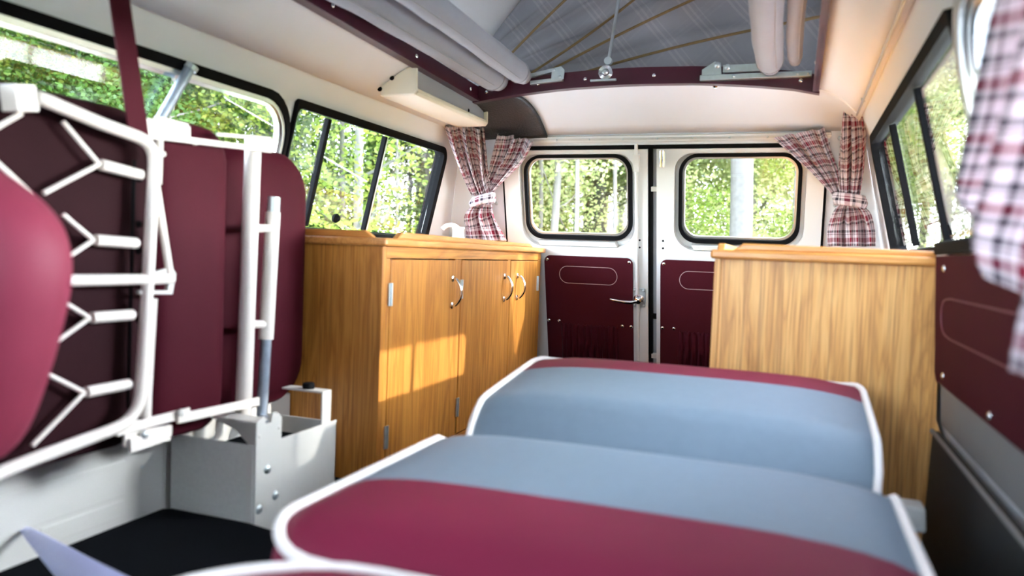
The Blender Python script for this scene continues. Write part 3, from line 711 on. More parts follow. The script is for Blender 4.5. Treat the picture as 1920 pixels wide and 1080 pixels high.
MB().prism([(.330, 1.588, .755), (.744, 1.588, .755), (.742, 2.62, .755), (.330, 2.62, .755)], (0, 0, .018)).build('top', MT['oak_topx'], rt, bevel=.005, seg=3)
MB().prism([(.372, 1.598, .773), (.392, 1.598, .787), (.735, 1.598, .783), (.735, 1.598, .773)], (0, .016, 0)).build('edge_rail', MT['oak_topx'], rt, bevel=.003)
MB().prism([(.338, 1.640, .773), (.338, 1.655, .787), (.338, 2.58, .787), (.338, 2.60, .773)], (.016, 0, 0)).build('edge_rail', MT['oak_top'], rt, bevel=.003)

# ------------------------------------------------------------------ right wall card and lower trims
rp = thing('wall_card', (.757, .9, .66), 'maroon quilted wall card with chrome screws below right window', 'panel')
def mP(y, z, d): return (wall_x(z) - d, y, z)
MB().plate([(-.4, .546), (1.573, .546), (1.590, .56), (1.590, .774), (-.4, .774)], [], .020, .001, mP).build('card', MT['maroon_card'], rp, bevel=.003)
for zz in (.702, .635):
    MB().tube([mP(y, zz, .0205) for y in (-.3, .6, 1.44)], .0016, 6).build('quilted_seam', MT['stitch_dark'], rp)
MB().tube(smooth_path([mP(1.44, .702, .0205), mP(1.50, .695, .0205), mP(1.52, .668, .0205), mP(1.50, .642, .0205), mP(1.44, .635, .0205)]), .0016, 6).build('quilted_seam', MT['stitch_dark'], rp, smooth=True)
for y, zz in ((1.50, .752), (1.20, .748), (1.50, .566), (1.16, .560), (.9, .75)): screw(mP(y, zz, .020), (-1, 0, 0), rp, .0058)
lt = trim(9, MB().plate([(-.4, .462), (1.60, .462), (1.60, .545), (-.4, .545)], [], .008, 0, mP), 'greytrim', 'grey painted metal strip low on the right wall', bevel=.003)
t10 = trim(10, MB().prism([(.768, -.4, Z0), (.735, -.4, Z0), (.742, -.4, .452), (.752, -.4, .458), (.762, -.4, .440)], (0, 1.98, 0)), 'darkmetal', 'low dark metal ledge along the right wall', bevel=.006)
MB().tube([(.742, -.4, .454), (.742, 1.58, .454)], .004, 8).build('edge_bead', MT['greytrim'], t10, smooth=True)

# ------------------------------------------------------------------ cushions
def cushion_grid(ha, hb, rc_, n, m, extra_b=()):
    """parametric grid; returns rows of plan points"""
    A = np.linspace(-1, 1, n); B = sorted(set(list(np.linspace(-1, 1, m)) + list(extra_b)))
    def plan(s, t):
        a, b = s * ha, t * hb; ia, ib = ha - rc_, hb - rc_
        if abs(a) > ia and abs(b) > ib:
            u, v = (abs(a) - ia) / rc_, (abs(b) - ib) / rc_; q = math.hypot(u, v)
            if q > 1e-9:
                k = max(u, v) / q; a = math.copysign(ia + u * k * rc_, a); b = math.copysign(ib + v * k * rc_, b)
        return a, b
    return A, B, plan

def cushion(root, ha, hb, rc_, thick, bulge, mp, split, mats, names, pw=5, pipe=.006, n=25, m=25, tilt=None, pipe_bottom=False):
    """mp(a, b, h) maps plan + height to space.  split: values of b (in plan units / hb) where the cover changes"""
    A, B, plan = cushion_grid(ha, hb, rc_, n, m, split)
    def top(s, t):
        a, b = plan(s, t); h = bulge * (1 - abs(s) ** pw) ** .8 * (1 - abs(t) ** pw) ** .8
        return mp(a, b, h)
    bounds = [-1.01] + list(split) + [1.01]
    per = [(s, -1) for s in A] + [(1, t) for t in B[1:]] + [(s, 1) for s in A[::-1][1:]] + [(-1, t) for t in B[::-1][1:-1]]
    first = None
    for k in range(len(bounds) - 1):
        rows = [t for t in B if bounds[k] - 1e-9 <= t <= bounds[k + 1] + 1e-9]
        mb = MB(); nn = len(A)
        vs = [top(s, t) for t in rows for s in A]
        fs = [(j * nn + i, j * nn + i + 1, (j + 1) * nn + i + 1, (j + 1) * nn + i) for j in range(len(rows) - 1) for i in range(nn - 1)]
        mb.add(vs, fs)
        # boxing (sides) belonging to these rows
        for q in range(len(per)):
            p0, p1 = per[q], per[(q + 1) % len(per)]
            if not (min(p0[1], p1[1]) >= rows[0] - 1e-9 and max(p0[1], p1[1]) <= rows[-1] + 1e-9): continue
            cols = []
            for (s, t) in (p0, p1):
                a, b = plan(s, t); L = math.hypot(a / ha, b / hb)
                col = []
                for e in range(5):
                    f = e / 4; o_ = 1 + .035 * math.sin(PI * f) ; col.append(mp(a * o_, b * (1 + .035 * math.sin(PI * f)), -thick * f))
                cols.append(col)
            mb.add(cols[0] + cols[1], [(e, e + 1, 5 + e + 1, 5 + e) for e in range(4)])
        o = mb.build(names[k], MT[mats[k]], root, smooth='all')
        bm = bmesh.new(); bm.from_mesh(o.data); bmesh.ops.remove_doubles(bm, verts=bm.verts, dist=.0004)
        if k == 0:
            pass
        bm.to_mesh(o.data); bm.free()
    bot = MB().add([mp(*plan(s, t), -thick) for s, t in per], [tuple(range(len(per)))]).build('underside', MT[mats[0]], root)
    if pipe:
        pp = [Vector(mp(plan(s, t)[0] * 1.008, plan(s, t)[1] * 1.008, .001)) for s, t in per]
        MB().tube(pp, pipe, 8, closed=True).build('piping', MT['piping'], root, smooth='all')

# far cushion
fc = thing('bed_cushion', (.315, 1.30, .36), 'farthest bed cushion, blue grey with maroon end and white piping', 'cushion')
def step(x, a, b):
    t = max(0., min(1., (x - a) / (b - a))); return t * t * (3 - 2 * t)
def mfar(a, b, h):
    y = 1.300 + b; k = (y - 1.09) / .42
    return (.310 + a, y, .488 + .052 * max(0, min(1.1, k)) ** .9 + h - .075 * step(-b, .10, .215) - .010 * step(b, .18, .222))
cushion(fc, .300, .222, .075, .10, .020, mfar, [.36], ['blue', 'maroon'], ['cover', 'end_band'], pw=4)
# middle cushion
mc = thing('bed_cushion', (.315, .83, .34), 'middle bed cushion, blue grey half and maroon half, white piping', 'cushion')
def mmid(a, b, h): return (.312 + a, .850 + b, .470 + h - .055 * step(b, .17, .268) - .012 * step(-b, .2, .268))
cushion(mc, .304, .260, .095, .11, .022, mmid, [-.29], ['maroon', 'blue'], ['maroon_half', 'blue_half'], pw=5)
# near cushion
nc = thing('bed_cushion', (.30, .27, .33), 'nearest maroon bed cushion at the bottom edge of the picture', 'cushion')
def mnear(a, b, h): return (.380 + a, .285 + b, .469 + h - .05 * step(-a, .25, .36) * step(-b, -.2, .1))
cushion(nc, .358, .285, .15, .12, .030, mnear, [], ['maroon'], ['cover'], pw=5)
bedframe = thing('steel_bedstead', (.31, .8, Z0), 'low steel base carrying the bed cushions', 'bedstead')
for x in (.06, .56):
    MB().box(x - .02, x + .02, .05, 1.48, .315, .332).build('rail', MT['greytrim'], bedframe, bevel=.002)
    for y in (.1, .7, 1.42): MB().box(x - .015, x + .015, y - .015, y + .015, Z0, .315).build('leg', MT['greytrim'], bedframe)
for y in (.3, .8, 1.3): MB().box(.0, .62, y - .012, y + .012, .332, .350).build('cross_bar', MT['greytrim'], bedframe, bevel=.002)
p = at(1722, 950, z=.40)
hb_ = MB().prism([(.655, 1.245, .365), (.655, 1.305, .365), (.655, 1.305, .398), (.655, 1.26, .398)], (.035, 0, 0)).build('hinge_block', MT['hammer'], bedframe, bevel=.004)
MB().box(.60, .655, 1.25, 1.28, .334, .372).build('hinge_arm', MT['white_paint'], bedframe)

# ------------------------------------------------------------------ folded seat on the left
fsd = thing('folded_seat', (-.53, 1.0, .40), 'maroon seat folded up on edge against left wall, cream tube frame', 'seat')
def slab(name, x, yc, zc, ha, hb, rc_, thick, bulge, sub_):
    o = bpy.data.objects.new(name, None)
    def mp(a, b, h): return (x + h, yc + a + .0 * b, zc + b)
    A, B, plan = cushion_grid(ha, hb, rc_, 21, 25)
    mb = MB(); nn = len(A)
    mb.add([mp(*plan(s, t), bulge * (1 - abs(s) ** 4) ** .8 * (1 - abs(t) ** 5) ** .8) for t in B for s in A],
           [(j * nn + i, j * nn + i + 1, (j + 1) * nn + i + 1, (j + 1) * nn + i) for j in range(len(B) - 1) for i in range(nn - 1)])
    per = [(s, -1) for s in A] + [(1, t) for t in B[1:]] + [(s, 1) for s in A[::-1][1:]] + [(-1, t) for t in B[::-1][1:-1]]
    rings = []
    for f in (0, .12, .3, .7, .9, 1):
        off = .018 * math.sin(PI * f) ** .5 if 0 < f < 1 else 0
        rings.append([mp(plan(s, t)[0] * (1 + off / ha), plan(s, t)[1] * (1 + off / hb), -thick * f) for s, t in per])
    k = len(per); mb.add([p for r_ in rings for p in r_], [(r_ * k + i, r_ * k + (i + 1) % k, (r_ + 1) * k + (i + 1) % k, (r_ + 1) * k + i) for r_ in range(5) for i in range(k)] + [tuple(5 * k + i for i in range(k))])
    ob = mb.build(name, MT[sub_ or 'maroon'], fsd, smooth='all')
    bm = bmesh.new(); bm.from_mesh(ob.data); bmesh.ops.remove_doubles(bm, verts=bm.verts, dist=.0004); bm.to_mesh(ob.data); bm.free()
    return ob
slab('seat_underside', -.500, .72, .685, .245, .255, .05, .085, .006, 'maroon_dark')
slab('seat_cushion', -.500, 1.073, .680, .078, .262, .05, .10, .012, 'maroon_shaded')
slab('backrest', -.560, 1.345, .675, .138, .262, .085, .12, .014, 'maroon_shaded')
slab('gap_shade_slab', -.610, .95, .68, .46, .235, .05, .06, .002, 'maroon_dark')  # added dark slab standing for the shade in the gaps between cushions
XT = -.462
def P_(u, v, x=XT): return at(u, v, x=x)
fr = [P_(*q) for q in ((72, 183), (130, 207), (190, 232), (240, 250), (268, 262), (284, 280), (289, 310), (284, 400), (277, 530), (268, 680), (262, 745), (250, 776), (222, 800), (150, 828), (60, 862), (15, 880), (-40, 905))]
MB().tube(smooth_path(fr, 4), .0095, 12).build('tube_frame', MT['tube'], fsd, smooth='all')
MB().tube([P_(122, 526), P_(322, 523)], .0085, 10).build('cross_tube', MT['tube'], fsd, smooth=True)
def wires(j, a, b, e):
    s_ = MB().tube([P_(*j, x=-.475) + (P_(*e, x=-.475) - P_(*j, x=-.475)) * .05, P_(*e, x=-.475)], .0085, 12)
    s_.build('spring_sleeve', MT['tube'], fsd, smooth=True)
    MB().tube([P_(*a, x=-.48), P_(*j, x=-.475)], .0035, 8).tube([P_(*b, x=-.48), P_(*j, x=-.475)], .0035, 8).build('spring_wire', MT['tube'], fsd, smooth=True)
wires((186, 308), (118, 228), (82, 362), (264, 328)); wires((175, 450), (118, 402), (112, 492), (256, 456))
wires((168, 596), (112, 562), (72, 665), (248, 590)); wires((158, 736), (66, 690), (60, 836), (242, 720))
MB().tube([P_(-60, 270, -.48), P_(40, 213, -.48)], .0035, 8).tube([P_(-60, 255, -.48), P_(60, 365, -.48)], .0035, 8).build('spring_wire', MT['tube'], fsd, smooth=True)
for v in (335, 420, 470, 600, 690, 730):
    screw(P_(262, v, -.475), (1, 0, 0), fsd, .005, 'rubber', 'clip')
MB().tube([P_(252, 300, -.482), P_(240, 765, -.482)], .003, 6).build('dark_edge_wire', MT['rubber'], fsd)
# links
MB().tube([P_(292, 345), P_(318, 512)], .006, 8).build('link_bar', MT['tube'], fsd, smooth=True)
MB().tube([P_(300, 262), P_(297, 345)], .005, 8).build('link_bar', MT['tube'], fsd, smooth=True)
MB().tube([P_(285, 288), P_(308, 289)], .004, 8).build('pin', MT['tube'], fsd)
MB().tube([P_(289, 560), P_(277, 768)], .005, 8).build('link_bar', MT['tube'], fsd, smooth=True)
MB().tube([P_(275, 705), P_(273, 782)], .0085, 10).build('threaded_sleeve', MT['tube'], fsd, smooth=True)
MB().prism([P_(284, 512), P_(322, 500), P_(331, 513), P_(324, 552), P_(262, 552), P_(262, 545), P_(316, 545), P_(317, 522), P_(284, 524)], (-.008, 0, 0)).build('joint_plate', MT['white_paint'], fsd, bevel=.001)
def bar(name, a, b, wd, xx=XT, t=.006):
    a, b = P_(*a, x=xx), P_(*b, x=xx); d = (b - a).normalized(); n_ = Vector((0, -d.z, d.y)) * wd / 2
    return MB().prism([a + n_, b + n_, b - n_, a - n_], (t, 0, 0)).build(name, MT['tube'], fsd, bevel=.001)
bar('scissor_bar', (215, 808), (352, 772), .016, -.465); bar('scissor_bar', (330, 785), (482, 752), .016, -.458)
bar('scissor_bar', (228, 826), (318, 806), .020, -.47); bar('scissor_bar', (240, 836), (315, 812), .022, -.462)
screw(P_(272, 815, -.456), (1, 0, 0), fsd, .006, 'galv', 'rivet'); screw(P_(340, 774, -.452), (1, 0, 0), fsd, .006, 'white_paint', 'rivet')
bar('top_bar', (246, 250), (506, 282), .010, -.478); bar('top_bar', (405, 252), (504, 260), .006, -.470)
bar('top_hinge', (248, 232), (345, 250), .022, -.485, .014); bar('top_hinge', (288, 226), (345, 240), .014, -.49, .01)
bar('top_clip', (0, 184), (40, 186), .034, -.49, .03)
bar('top_clip', (22, 203), (62, 202), .007, -.48, .012)
MB().tube([P_(366, 262, -.475), P_(366, 272, -.475)], .004, 8).build('pin', MT['tube'], fsd)
# leg with sleeve
XL = -.500
MB().tube([P_(475, 262, XL), P_(456, 782, XL)], .0155, 16).build('leg', MT['tube'], fsd, smooth=True)
MB().tube([P_(512, 398, XL), P_(499, 636, XL)], .0145, 16).build('leg_sleeve', MT['tube'], fsd, smooth=True)
for v, u0, u1 in ((428, 470, 505), (608, 463, 498)): MB().tube([P_(u0, v, XL), P_(u1, v, XL)], .008, 10).build('stub', MT['tube'], fsd, smooth=True)
bar('top_bracket', (462, 268), (502, 272), .022, -.49, .014)
strp = MB().prism([(-.462, .835, 1.19), (-.462, .872, 1.19), (-.462, .931, .905), (-.462, .893, .905)], (.003, 0, 0)); 
st = tag(strp.build('hanging_strap', MT['maroon_shaded']), 'maroon strap hanging from ceiling, holding the folded seat up', 'strap')
MB().prism([(-.462, .843, 1.150), (-.462, .880, 1.150), (-.462, .832, 1.262), (-.462, .795, 1.262)], (.003, 0, 0)).build('strap_end', MT['maroon_shaded'], st)
# diagonal tube across the near left window
dt = thing('diagonal_tube', tuple(at(305, 225, x=-.69)), 'grey green metal tube slanting across the near left window', 'tube')
MB().tube([at(296, 232, x=-.690), at(356, 128, x=-.660)], .0105, 14).build('tube', MT['steel'], dt, smooth=True)
MB().lathe([(.013, 0), (.013, .01)], at(356, 130, x=-.660), (.3, .4, .8), 12).build('end_cap', MT['galv'], dt)

# steel box with the socket plate that carries the leg
bx = thing('metal_box', (-.48, 1.27, Z0), 'open grey and white steel box on floor beside oak cabinet', 'box')
BX0, BX1, BY0, BY1, BZ0, BZ1 = -.585, -.400, 1.118, 1.385, Z0, .385
MB().box(BX0, BX1, BY0, BY0 + .003, BZ0, BZ1 + .004).build('front_side', MT['hammer'], bx)
MB().box(BX1 - .003, BX1, BY0 + .003, BY1, BZ0, BZ1).build('right_side', MT['white_paint'], bx)
MB().box(BX0, BX0 + .003, BY0 + .003, BY1, BZ0, BZ1 + .02).build('left_side', MT['white_paint'], bx)
MB().box(BX0, BX1, BY1 - .003, BY1, BZ0, BZ1 - .004).build('back_side', MT['white_paint'], bx)
MB().box(BX0 + .003, BX1 - .003, BY0 + .0035, BY1 - .003, BZ0 + .12, BZ0 + .125).build('black_liner', MT['mat'], bx)
MB().prism([(BX1 - .012, BY0 - .002, BZ0), (BX1 + .001, BY0 - .002, BZ0), (BX1 + .001, BY0 - .002, BZ1), (BX1 - .012, BY0 - .002, BZ1)], (0, .003, 0)).build('corner_strip', MT['white_paint'], bx)
pl = [(BX1 + .001, BY0, BZ0), (BX1 + .001, BY0 + .072, BZ0), (BX1 + .001, BY0 + .072, .428), (BX1 + .001, BY0 + .060, .440), (BX1 + .001, BY0 + .044, .440), (BX1 + .001, BY0 + .040, .424), (BX1 + .001, BY0 + .026, .424), (BX1 + .001, BY0 + .022, .440), (BX1 + .001, BY0, .432)]
plate = MB().prism(pl, (.006, 0, 0)).build('socket_plate', MT['white_paint'], bx, bevel=.001)
for y, z in ((1.150, .340), (1.175, .285), (1.130, .272)): screw((BX1 + .007, y, z), (1, 0, 0), bx, .008, 'galv', 'bolt')
for y, z in ((1.126, .405), (1.182, .41)): screw((BX1 + .007, y, z), (1, 0, 0), bx, .003, 'white_paint', 'rivet')
MB().prism([(BX1 - .001, BY0 + .03, .430), (BX1 - .13, BY0 + .03, .425), (BX1 - .065, BY0 + .03, .405), (BX1 - .018, BY0 + .03, .368), (BX1 - .001, BY0 + .03, .366)], (0, .004, 0)).build('gusset', MT['white_paint'], bx)
MB().box(BX1 - .13, BX1 - .001, BY0 + .005, BY0 + .045, .427, .431).build('gusset_flange', MT['white_paint'], bx)
MB().tube([P_(514, 372, XL), P_(491, 778, XL), at(505, 800, x=-.42)], [.011, .011, .011], 14).build('steel_tube', MT['steel'], bx, smooth=True)
MB().tube([P_(514, 370, XL), P_(512.3, 400, XL)], .0125, 14).build('tube_tip', MT['galv'], bx, smooth=True)
MB().box(BX1 - .0035, BX1 + .0005, 1.330, 1.362, BZ1 - .02, .452).box(BX1 - .10, BX1 + .0005, 1.330, 1.362, .449, .453).build('bracket', MT['white_paint'], bx, bevel=.001)
MB().lathe([(.012, 0), (.013, .004), (.012, .012), (.006, .013)], (BX1 - .045, 1.346, .453), (0, 0, 1), 14).build('rubber_foot', MT['rubber'], bx, smooth=True)

# low white panel behind the folded seat (wheel box)
wb = thing('wheel_box', (-.66, .6, Z0), 'white painted sheet metal wheel box low on the left', 'panel')
MB().box(-.745, -.595, -.3, 1.115, Z0, .415).build('cover', MT['white_paint'], wb, bevel=.006)
MB().box(-.595, -.592, .5, 1.02, .300, .362).build('raised_panel', MT['white_paint'], wb, bevel=.001)
MB().box(-.595, -.593, .86, 1.02, .262, .292).build('raised_panel', MT['white_paint'], wb, bevel=.001)
for z in (.39, .34): screw((-.595, 1.06, z), (1, 0, 0), wb, .003, 'galv')
MB().box(-.742, -.60, 1.1155, 1.50, Z0, .405).build('rear_cover', MT['white_paint'], wb, bevel=.004)

# black mat and the lilac strip
mz = Z0 + .004
cov = thing('engine_cover', (-.35, .8, Z0), 'matt black low cover on floor at bottom left', 'cover')
MB().prism([(-.590, -.2, Z0), (-.590, 1.10, Z0), (-.57, 1.112, Z0), (-.40, 1.112, Z0), (-.04, 1.05, Z0), (-.04, -.2, Z0)], (0, 0, .035)).build('top', MT['mat'], cov, bevel=.01)
ls = thing('lilac_strip', (-.45, .7, Z0 + .036), 'pale lilac tapered plastic strip lying on black cover', 'strip')
a, b_ = at(38, 986, z=.300), at(250, 1120, z=.330)
d = (b_ - a).normalized(); s_ = Vector((d.y, -d.x, 0)).normalized()
vs = []; fs = []
N_ = 16
for i in range(N_ + 1):
    t = i / N_; c = a + (b_ - a) * t; wd = .004 + .030 * t ** .8
    for q, zz in ((-1, -.012 * t), (-.3, .012 * t), (1, -.03 * t)): vs.append((c.x + s_.x * wd * q, c.y + s_.y * wd * q, c.z + zz))
for i in range(N_):
    for q in range(2): fs.append((i * 3 + q, i * 3 + q + 1, (i + 1) * 3 + q + 1, (i + 1) * 3 + q))
MB().add(vs, fs).build('blade', MT['lilac'], ls, smooth='all', solid=.003)
MB().tube([(a.x + .06, a.y - .12, Z0 + .034), (a.x + .06, a.y - .12, .300)], .008, 10).build('foot', MT['lilac'], ls, smooth=True)

# driver's seat backrest at the left edge
ds = thing('front_seat', (-.30, .55, Z0), 'plump maroon seat back at the left edge, out of focus', 'seat')
vs = []; fs = []
prof = [at(u - 16, v, y=.56) for u, v in ((-160, 262), (-60, 282), (0, 312), (45, 342), (85, 380), (112, 425), (124, 480), (122, 540), (108, 610), (90, 680), (68, 750), (45, 810), (22, 850), (0, 868), (-90, 890), (-260, 880), (-330, 700), (-330, 450), (-270, 300))]
prof = smooth_path(prof, 3, closed=True); cxy = sum(prof, Vector()) / len(prof)
layers = [(-.05, .0), (-.05, .5), (-.045, .8), (-.03, .93), (-.01, .985), (.01, 1.0), (.03, .985), (.05, .93), (.065, .8), (.07, .5), (.07, 0)]
for dy, k in layers:
    for p in prof: vs.append(Vector((cxy.x + (p.x - cxy.x) * k, .56 - dy * .8 + .0, cxy.z + (p.z - cxy.z) * k)))
n_ = len(prof)
for i in range(len(layers) - 1):
    for k in range(n_): fs.append((i * n_ + k, i * n_ + (k + 1) % n_, (i + 1) * n_ + (k + 1) % n_, (i + 1) * n_ + k))
MB().add(vs, fs).build('backrest', MT['maroon_sheen'], ds, smooth='all')
MB().tube([(cxy.x - .05, .56, Z0 + .02), (cxy.x - .05, .56, cxy.z - .1)], .012, 10).build('support_tube', MT['tube'], ds, smooth=True)

# ------------------------------------------------------------------ curtains
def curtain(name, rows, pleats, width, label, group, seed=0, parent=None, nu=72, sub=5):
    """rows: (A, B, pleat depth) from the rail downward"""
    rnd = random.Random(seed); A = smooth_path([r_[0] for r_ in rows], sub); B = smooth_path([r_[1] for r_ in rows], sub)
    D = smooth_path([(r_[2], 0, 0) for r_ in rows], sub); ph = [rnd.uniform(0, 6) for _ in range(4)]
    mb = MB(); uv = []; v = 0; prev = None
    for k in range(len(A)):
        mid = (A[k] + B[k]) / 2
        if prev is not None: v += (mid - prev).length
        prev = mid; ax = (B[k] - A[k]); dn = (A[min(k + 1, len(A) - 1)] - A[max(k - 1, 0)]).normalized(); N = ax.cross(dn).normalized()
        if N.dot(CAM - mid) < 0: N = -N
        for i in range(nu + 1):
            s = i / nu; sw = s + .03 * math.sin(2 * PI * s * 2 + ph[0]); t = k / len(A)
            h = math.sin(2 * PI * pleats * .62 * sw + ph[1] + .6 * math.sin(t * 4)) + .55 * math.sin(2 * PI * pleats * 1.13 * sw + ph[2] + t * 2) + .3 * math.sin(2 * PI * pleats * 1.9 * sw + ph[3] - t * 3)
            mb.v.append(tuple(A[k] + ax * s + N * D[k].x * 1.25 * h)); uv.append((s * width, v))
    n1 = nu + 1
    for k in range(len(A) - 1):
        for i in range(nu): mb.f.append((k * n1 + i, k * n1 + i + 1, (k + 1) * n1 + i + 1, (k + 1) * n1 + i))
    mb.uv = uv
    o = mb.build(name, MT['plaid'], parent, smooth='all', solid=.002)
    if parent is None: tag(o, label, 'curtain', group)
    return o
V = Vector
def band(c, rx, ry, h, parent, tiltz=0, seed=1):
    mb = MB(); uv = []; n = 40; rows_ = 7
    for k in range(rows_):
        f = k / (rows_ - 1); z = c.z + h * (f - .5); q = 1 + .12 * math.sin(PI * f)
        for i in range(n + 1):
            a_ = 2 * PI * i / n; rip = 1 + .05 * math.sin(a_ * 5 + k)
            mb.v.append((c.x + rx * q * rip * math.cos(a_), c.y + ry * q * rip * math.sin(a_), z + tiltz * math.cos(a_))); uv.append((i / n * .22, f * h))
    for k in range(rows_ - 1):
        for i in range(n): mb.f.append((k * (n + 1) + i, k * (n + 1) + i + 1, (k + 1) * (n + 1) + i + 1, (k + 1) * (n + 1) + i))
    mb.uv = uv
    return mb.build('tie_band', MT['plaid'], parent, smooth='all', solid=.003)
GC = 'plaid curtains tied back in the rear corners'
K1 = V((-.565, 2.575, .925))
c1 = curtain('curtain', [(at(833, 236, y=2.36), at(908, 240, y=2.46), .011), (at(848, 280, y=2.42), at(912, 285, y=2.49), .013), (at(868, 330, y=2.50), at(916, 330, y=2.53), .011), (at(884, 366, y=2.555), at(926, 368, y=2.56), .006)],
             5, .46, 'left plaid curtain on the side window, tied at the rear left corner', GC, 1)
curtain('tail', [(at(886, 380, y=2.555), at(924, 384, y=2.56), .006), (at(868, 402, y=2.555), at(930, 400, y=2.56), .014), (at(868, 426, y=2.57), at(940, 424, y=2.57), .014), (at(872, 452, y=2.575), at(951, 451, y=2.58), .012)], 4, .46, '', None, 5, parent=c1)
band(at(905, 376, y=2.545), .042, .030, .034, c1, .012)
curtain('curtain', [(at(932, 252, y=2.50), at(1001, 264, y=2.51), .011), (at(926, 285, y=2.525), at(982, 300, y=2.525), .012), (at(916, 325, y=2.545), at(948, 336, y=2.545), .009), (at(903, 364, y=2.56), at(918, 368, y=2.56), .004)],
        4, .40, 'left plaid curtain swept over from the left rear door window', GC, 2)
c3 = curtain('curtain', [(at(1578, 203, y=2.43), at(1618, 203, y=2.40), .011), (at(1572, 250, y=2.45), at(1624, 250, y=2.42), .013), (at(1570, 310, y=2.50), at(1622, 310, y=2.48), .012), (at(1574, 366, y=2.525), at(1612, 366, y=2.51), .006)],
             4, .40, 'right plaid curtain on the side window, tied at the rear right corner', GC, 3)
curtain('tail', [(at(1574, 382, y=2.525), at(1612, 384, y=2.51), .006), (at(1560, 404, y=2.53), at(1630, 398, y=2.51), .015), (at(1552, 430, y=2.54), at(1640, 428, y=2.52), .015), (at(1552, 462, y=2.54), at(1642, 462, y=2.52), .013)], 4, .44, '', None, 8, parent=c3)
band(at(1593, 376, y=2.505), .042, .030, .036, c3, -.006)
curtain('curtain', [(at(1450, 258, y=2.50), at(1546, 240, y=2.51), .011), (at(1484, 288, y=2.52), at(1556, 276, y=2.52), .012), (at(1524, 326, y=2.535), at(1572, 320, y=2.53), .009), (at(1562, 366, y=2.54), at(1578, 360, y=2.535), .004)],
        4, .42, 'right plaid curtain swept over from the right rear door window', GC, 4)
NCR = [(1930, -30, .655), (1903, 90, .66), (1874, 200, .665), (1838, 310, .67), (1826, 352, .672), (1846, 374, .672)]
NCB = [.35, .35, .35, .37, .40, .46]
curtain('curtain', [(at(u, v, x=xx), V((xx, yb, at(u, v, x=xx).z - .05 * k)), .014) for k, ((u, v, xx), yb) in enumerate(zip(NCR, NCB))],
        7, .75, 'large out of focus plaid curtain hanging in the near right window', None, 6)

# ------------------------------------------------------------------ hand pump on the worktop
pump = thing('water_pump', tuple(at(858, 443, x=-.60)), 'white hand pump tap with bent spout beside left curtain', 'tap')
q = V((-.625, 2.40, .773)); q = at(859, 441, z=.773); q = V((-.60, at(859, 441, x=-.60).y, .773)); pump.location = q
MB().lathe([(.020, 0), (.021, .004), (.019, .008), (.020, .050), (.022, .056), (.021, .060), (.010, .061)], q, (0, 0, 1), 20).build('pump_body', MT['plastic_cream'], pump, smooth=True)
pts = [q + V((.028, -.020, .0)), q + V((.024, -.022, .030)), q + V((.014, -.028, .052)), q + V((-.002, -.036, .064)), q + V((-.022, -.046, .062)), q + V((-.036, -.052, .050))]
MB().tube(smooth_path(pts, 5), .0075, 12).build('spout', MT['plastic_white'], pump, smooth='all')
MB().lathe([(.014, 0), (.014, .004), (.008, .008)], q + V((.028, -.020, 0)), (0, 0, 1), 14).build('spout_base', MT['plastic_white'], pump, smooth=True)

# ------------------------------------------------------------------ outside: ground and woods
gv = []; gf = []
gn = 41
def ground_z(x, y): 
    r = math.hypot(x, y); return -.42 + .05 * math.sin(x * .7) * math.cos(y * .6) + max(0, r - 7) * .035
for j in range(gn):
    for i in range(gn):
        x = -50 + 100 * i / (gn - 1); y = -50 + 100 * j / (gn - 1); gv.append((x, y, ground_z(x, y)))
for j in range(gn - 1):
    for i in range(gn - 1): gf.append((j * gn + i, j * gn + i + 1, (j + 1) * gn + i + 1, (j + 1) * gn + i))
struct(MB().add(gv, gf).build('ground', MT['ground'], smooth='all'), 'green woodland ground outside the van')

ap = [(.0 + 6.8 * math.cos(a) * (1 + .05 * math.sin(5 * a)), .5 + 7.2 * math.sin(a) * (1 + .05 * math.cos(4 * a))) for a in np.linspace(0, 2 * PI, 48, endpoint=False)]
gr = MB(); gr.v = [(0, .5, -.40)] + [(x * q, .5 + (y - .5) * q, ground_z(x * q, .5 + (y - .5) * q) + .03 * (1 - q) + .012) for q in (.25, .5, .75, 1.0) for x, y in ap]
gr.f = [(0, 1 + i, 1 + (i + 1) % 48) for i in range(48)] + [(1 + k * 48 + i, 1 + k * 48 + (i + 1) % 48, 1 + (k + 1) * 48 + (i + 1) % 48, 1 + (k + 1) * 48 + i) for k in range(3) for i in range(48)]
struct(gr.build('bounce_pad', MT['gravel'], smooth='all'), 'unseen pale gravel pad added to bounce daylight into the van')  # added out of view to throw daylight up onto the ceiling

def leaf_cloud(name, n, clumps, leaf, mat):
    """diamond leaves gathered round clump centres"""
    cs = np.array(clumps); w_ = cs[:, 3] ** 2; k = rng.choice(len(cs), n, p=w_ / w_.sum())
    d = rng.normal(size=(n, 3)); d /= np.linalg.norm(d, axis=1)[:, None]
    c = cs[k, :3] + d * (cs[k, 3] * rng.uniform(.25, 1, n) ** .6)[:, None]
    a = rng.normal(size=(n, 3)); a[:, 2] *= .5; a /= np.linalg.norm(a, axis=1)[:, None]
    b = np.cross(a, rng.normal(size=(n, 3)) + np.array([0, 0, .6])); b /= np.linalg.norm(b, axis=1)[:, None]
    s = leaf * rng.uniform(.6, 1.25, n)[:, None]
    v = np.stack([c - a * s * .5, c + b * s * .33, c + a * s * .5, c - b * s * .33], 1).reshape(-1, 3)
    me = bpy.data.meshes.new(name); me.vertices.add(4 * n); me.vertices.foreach_set('co', v.ravel().astype(np.float32))
    me.loops.add(4 * n); me.loops.foreach_set('vertex_index', np.arange(4 * n, dtype=np.int32))
    me.polygons.add(n); me.polygons.foreach_set('loop_start', np.arange(0, 4 * n, 4, dtype=np.int32))
    me.update(calc_edges=True); me.materials.append(MT[mat]); return me

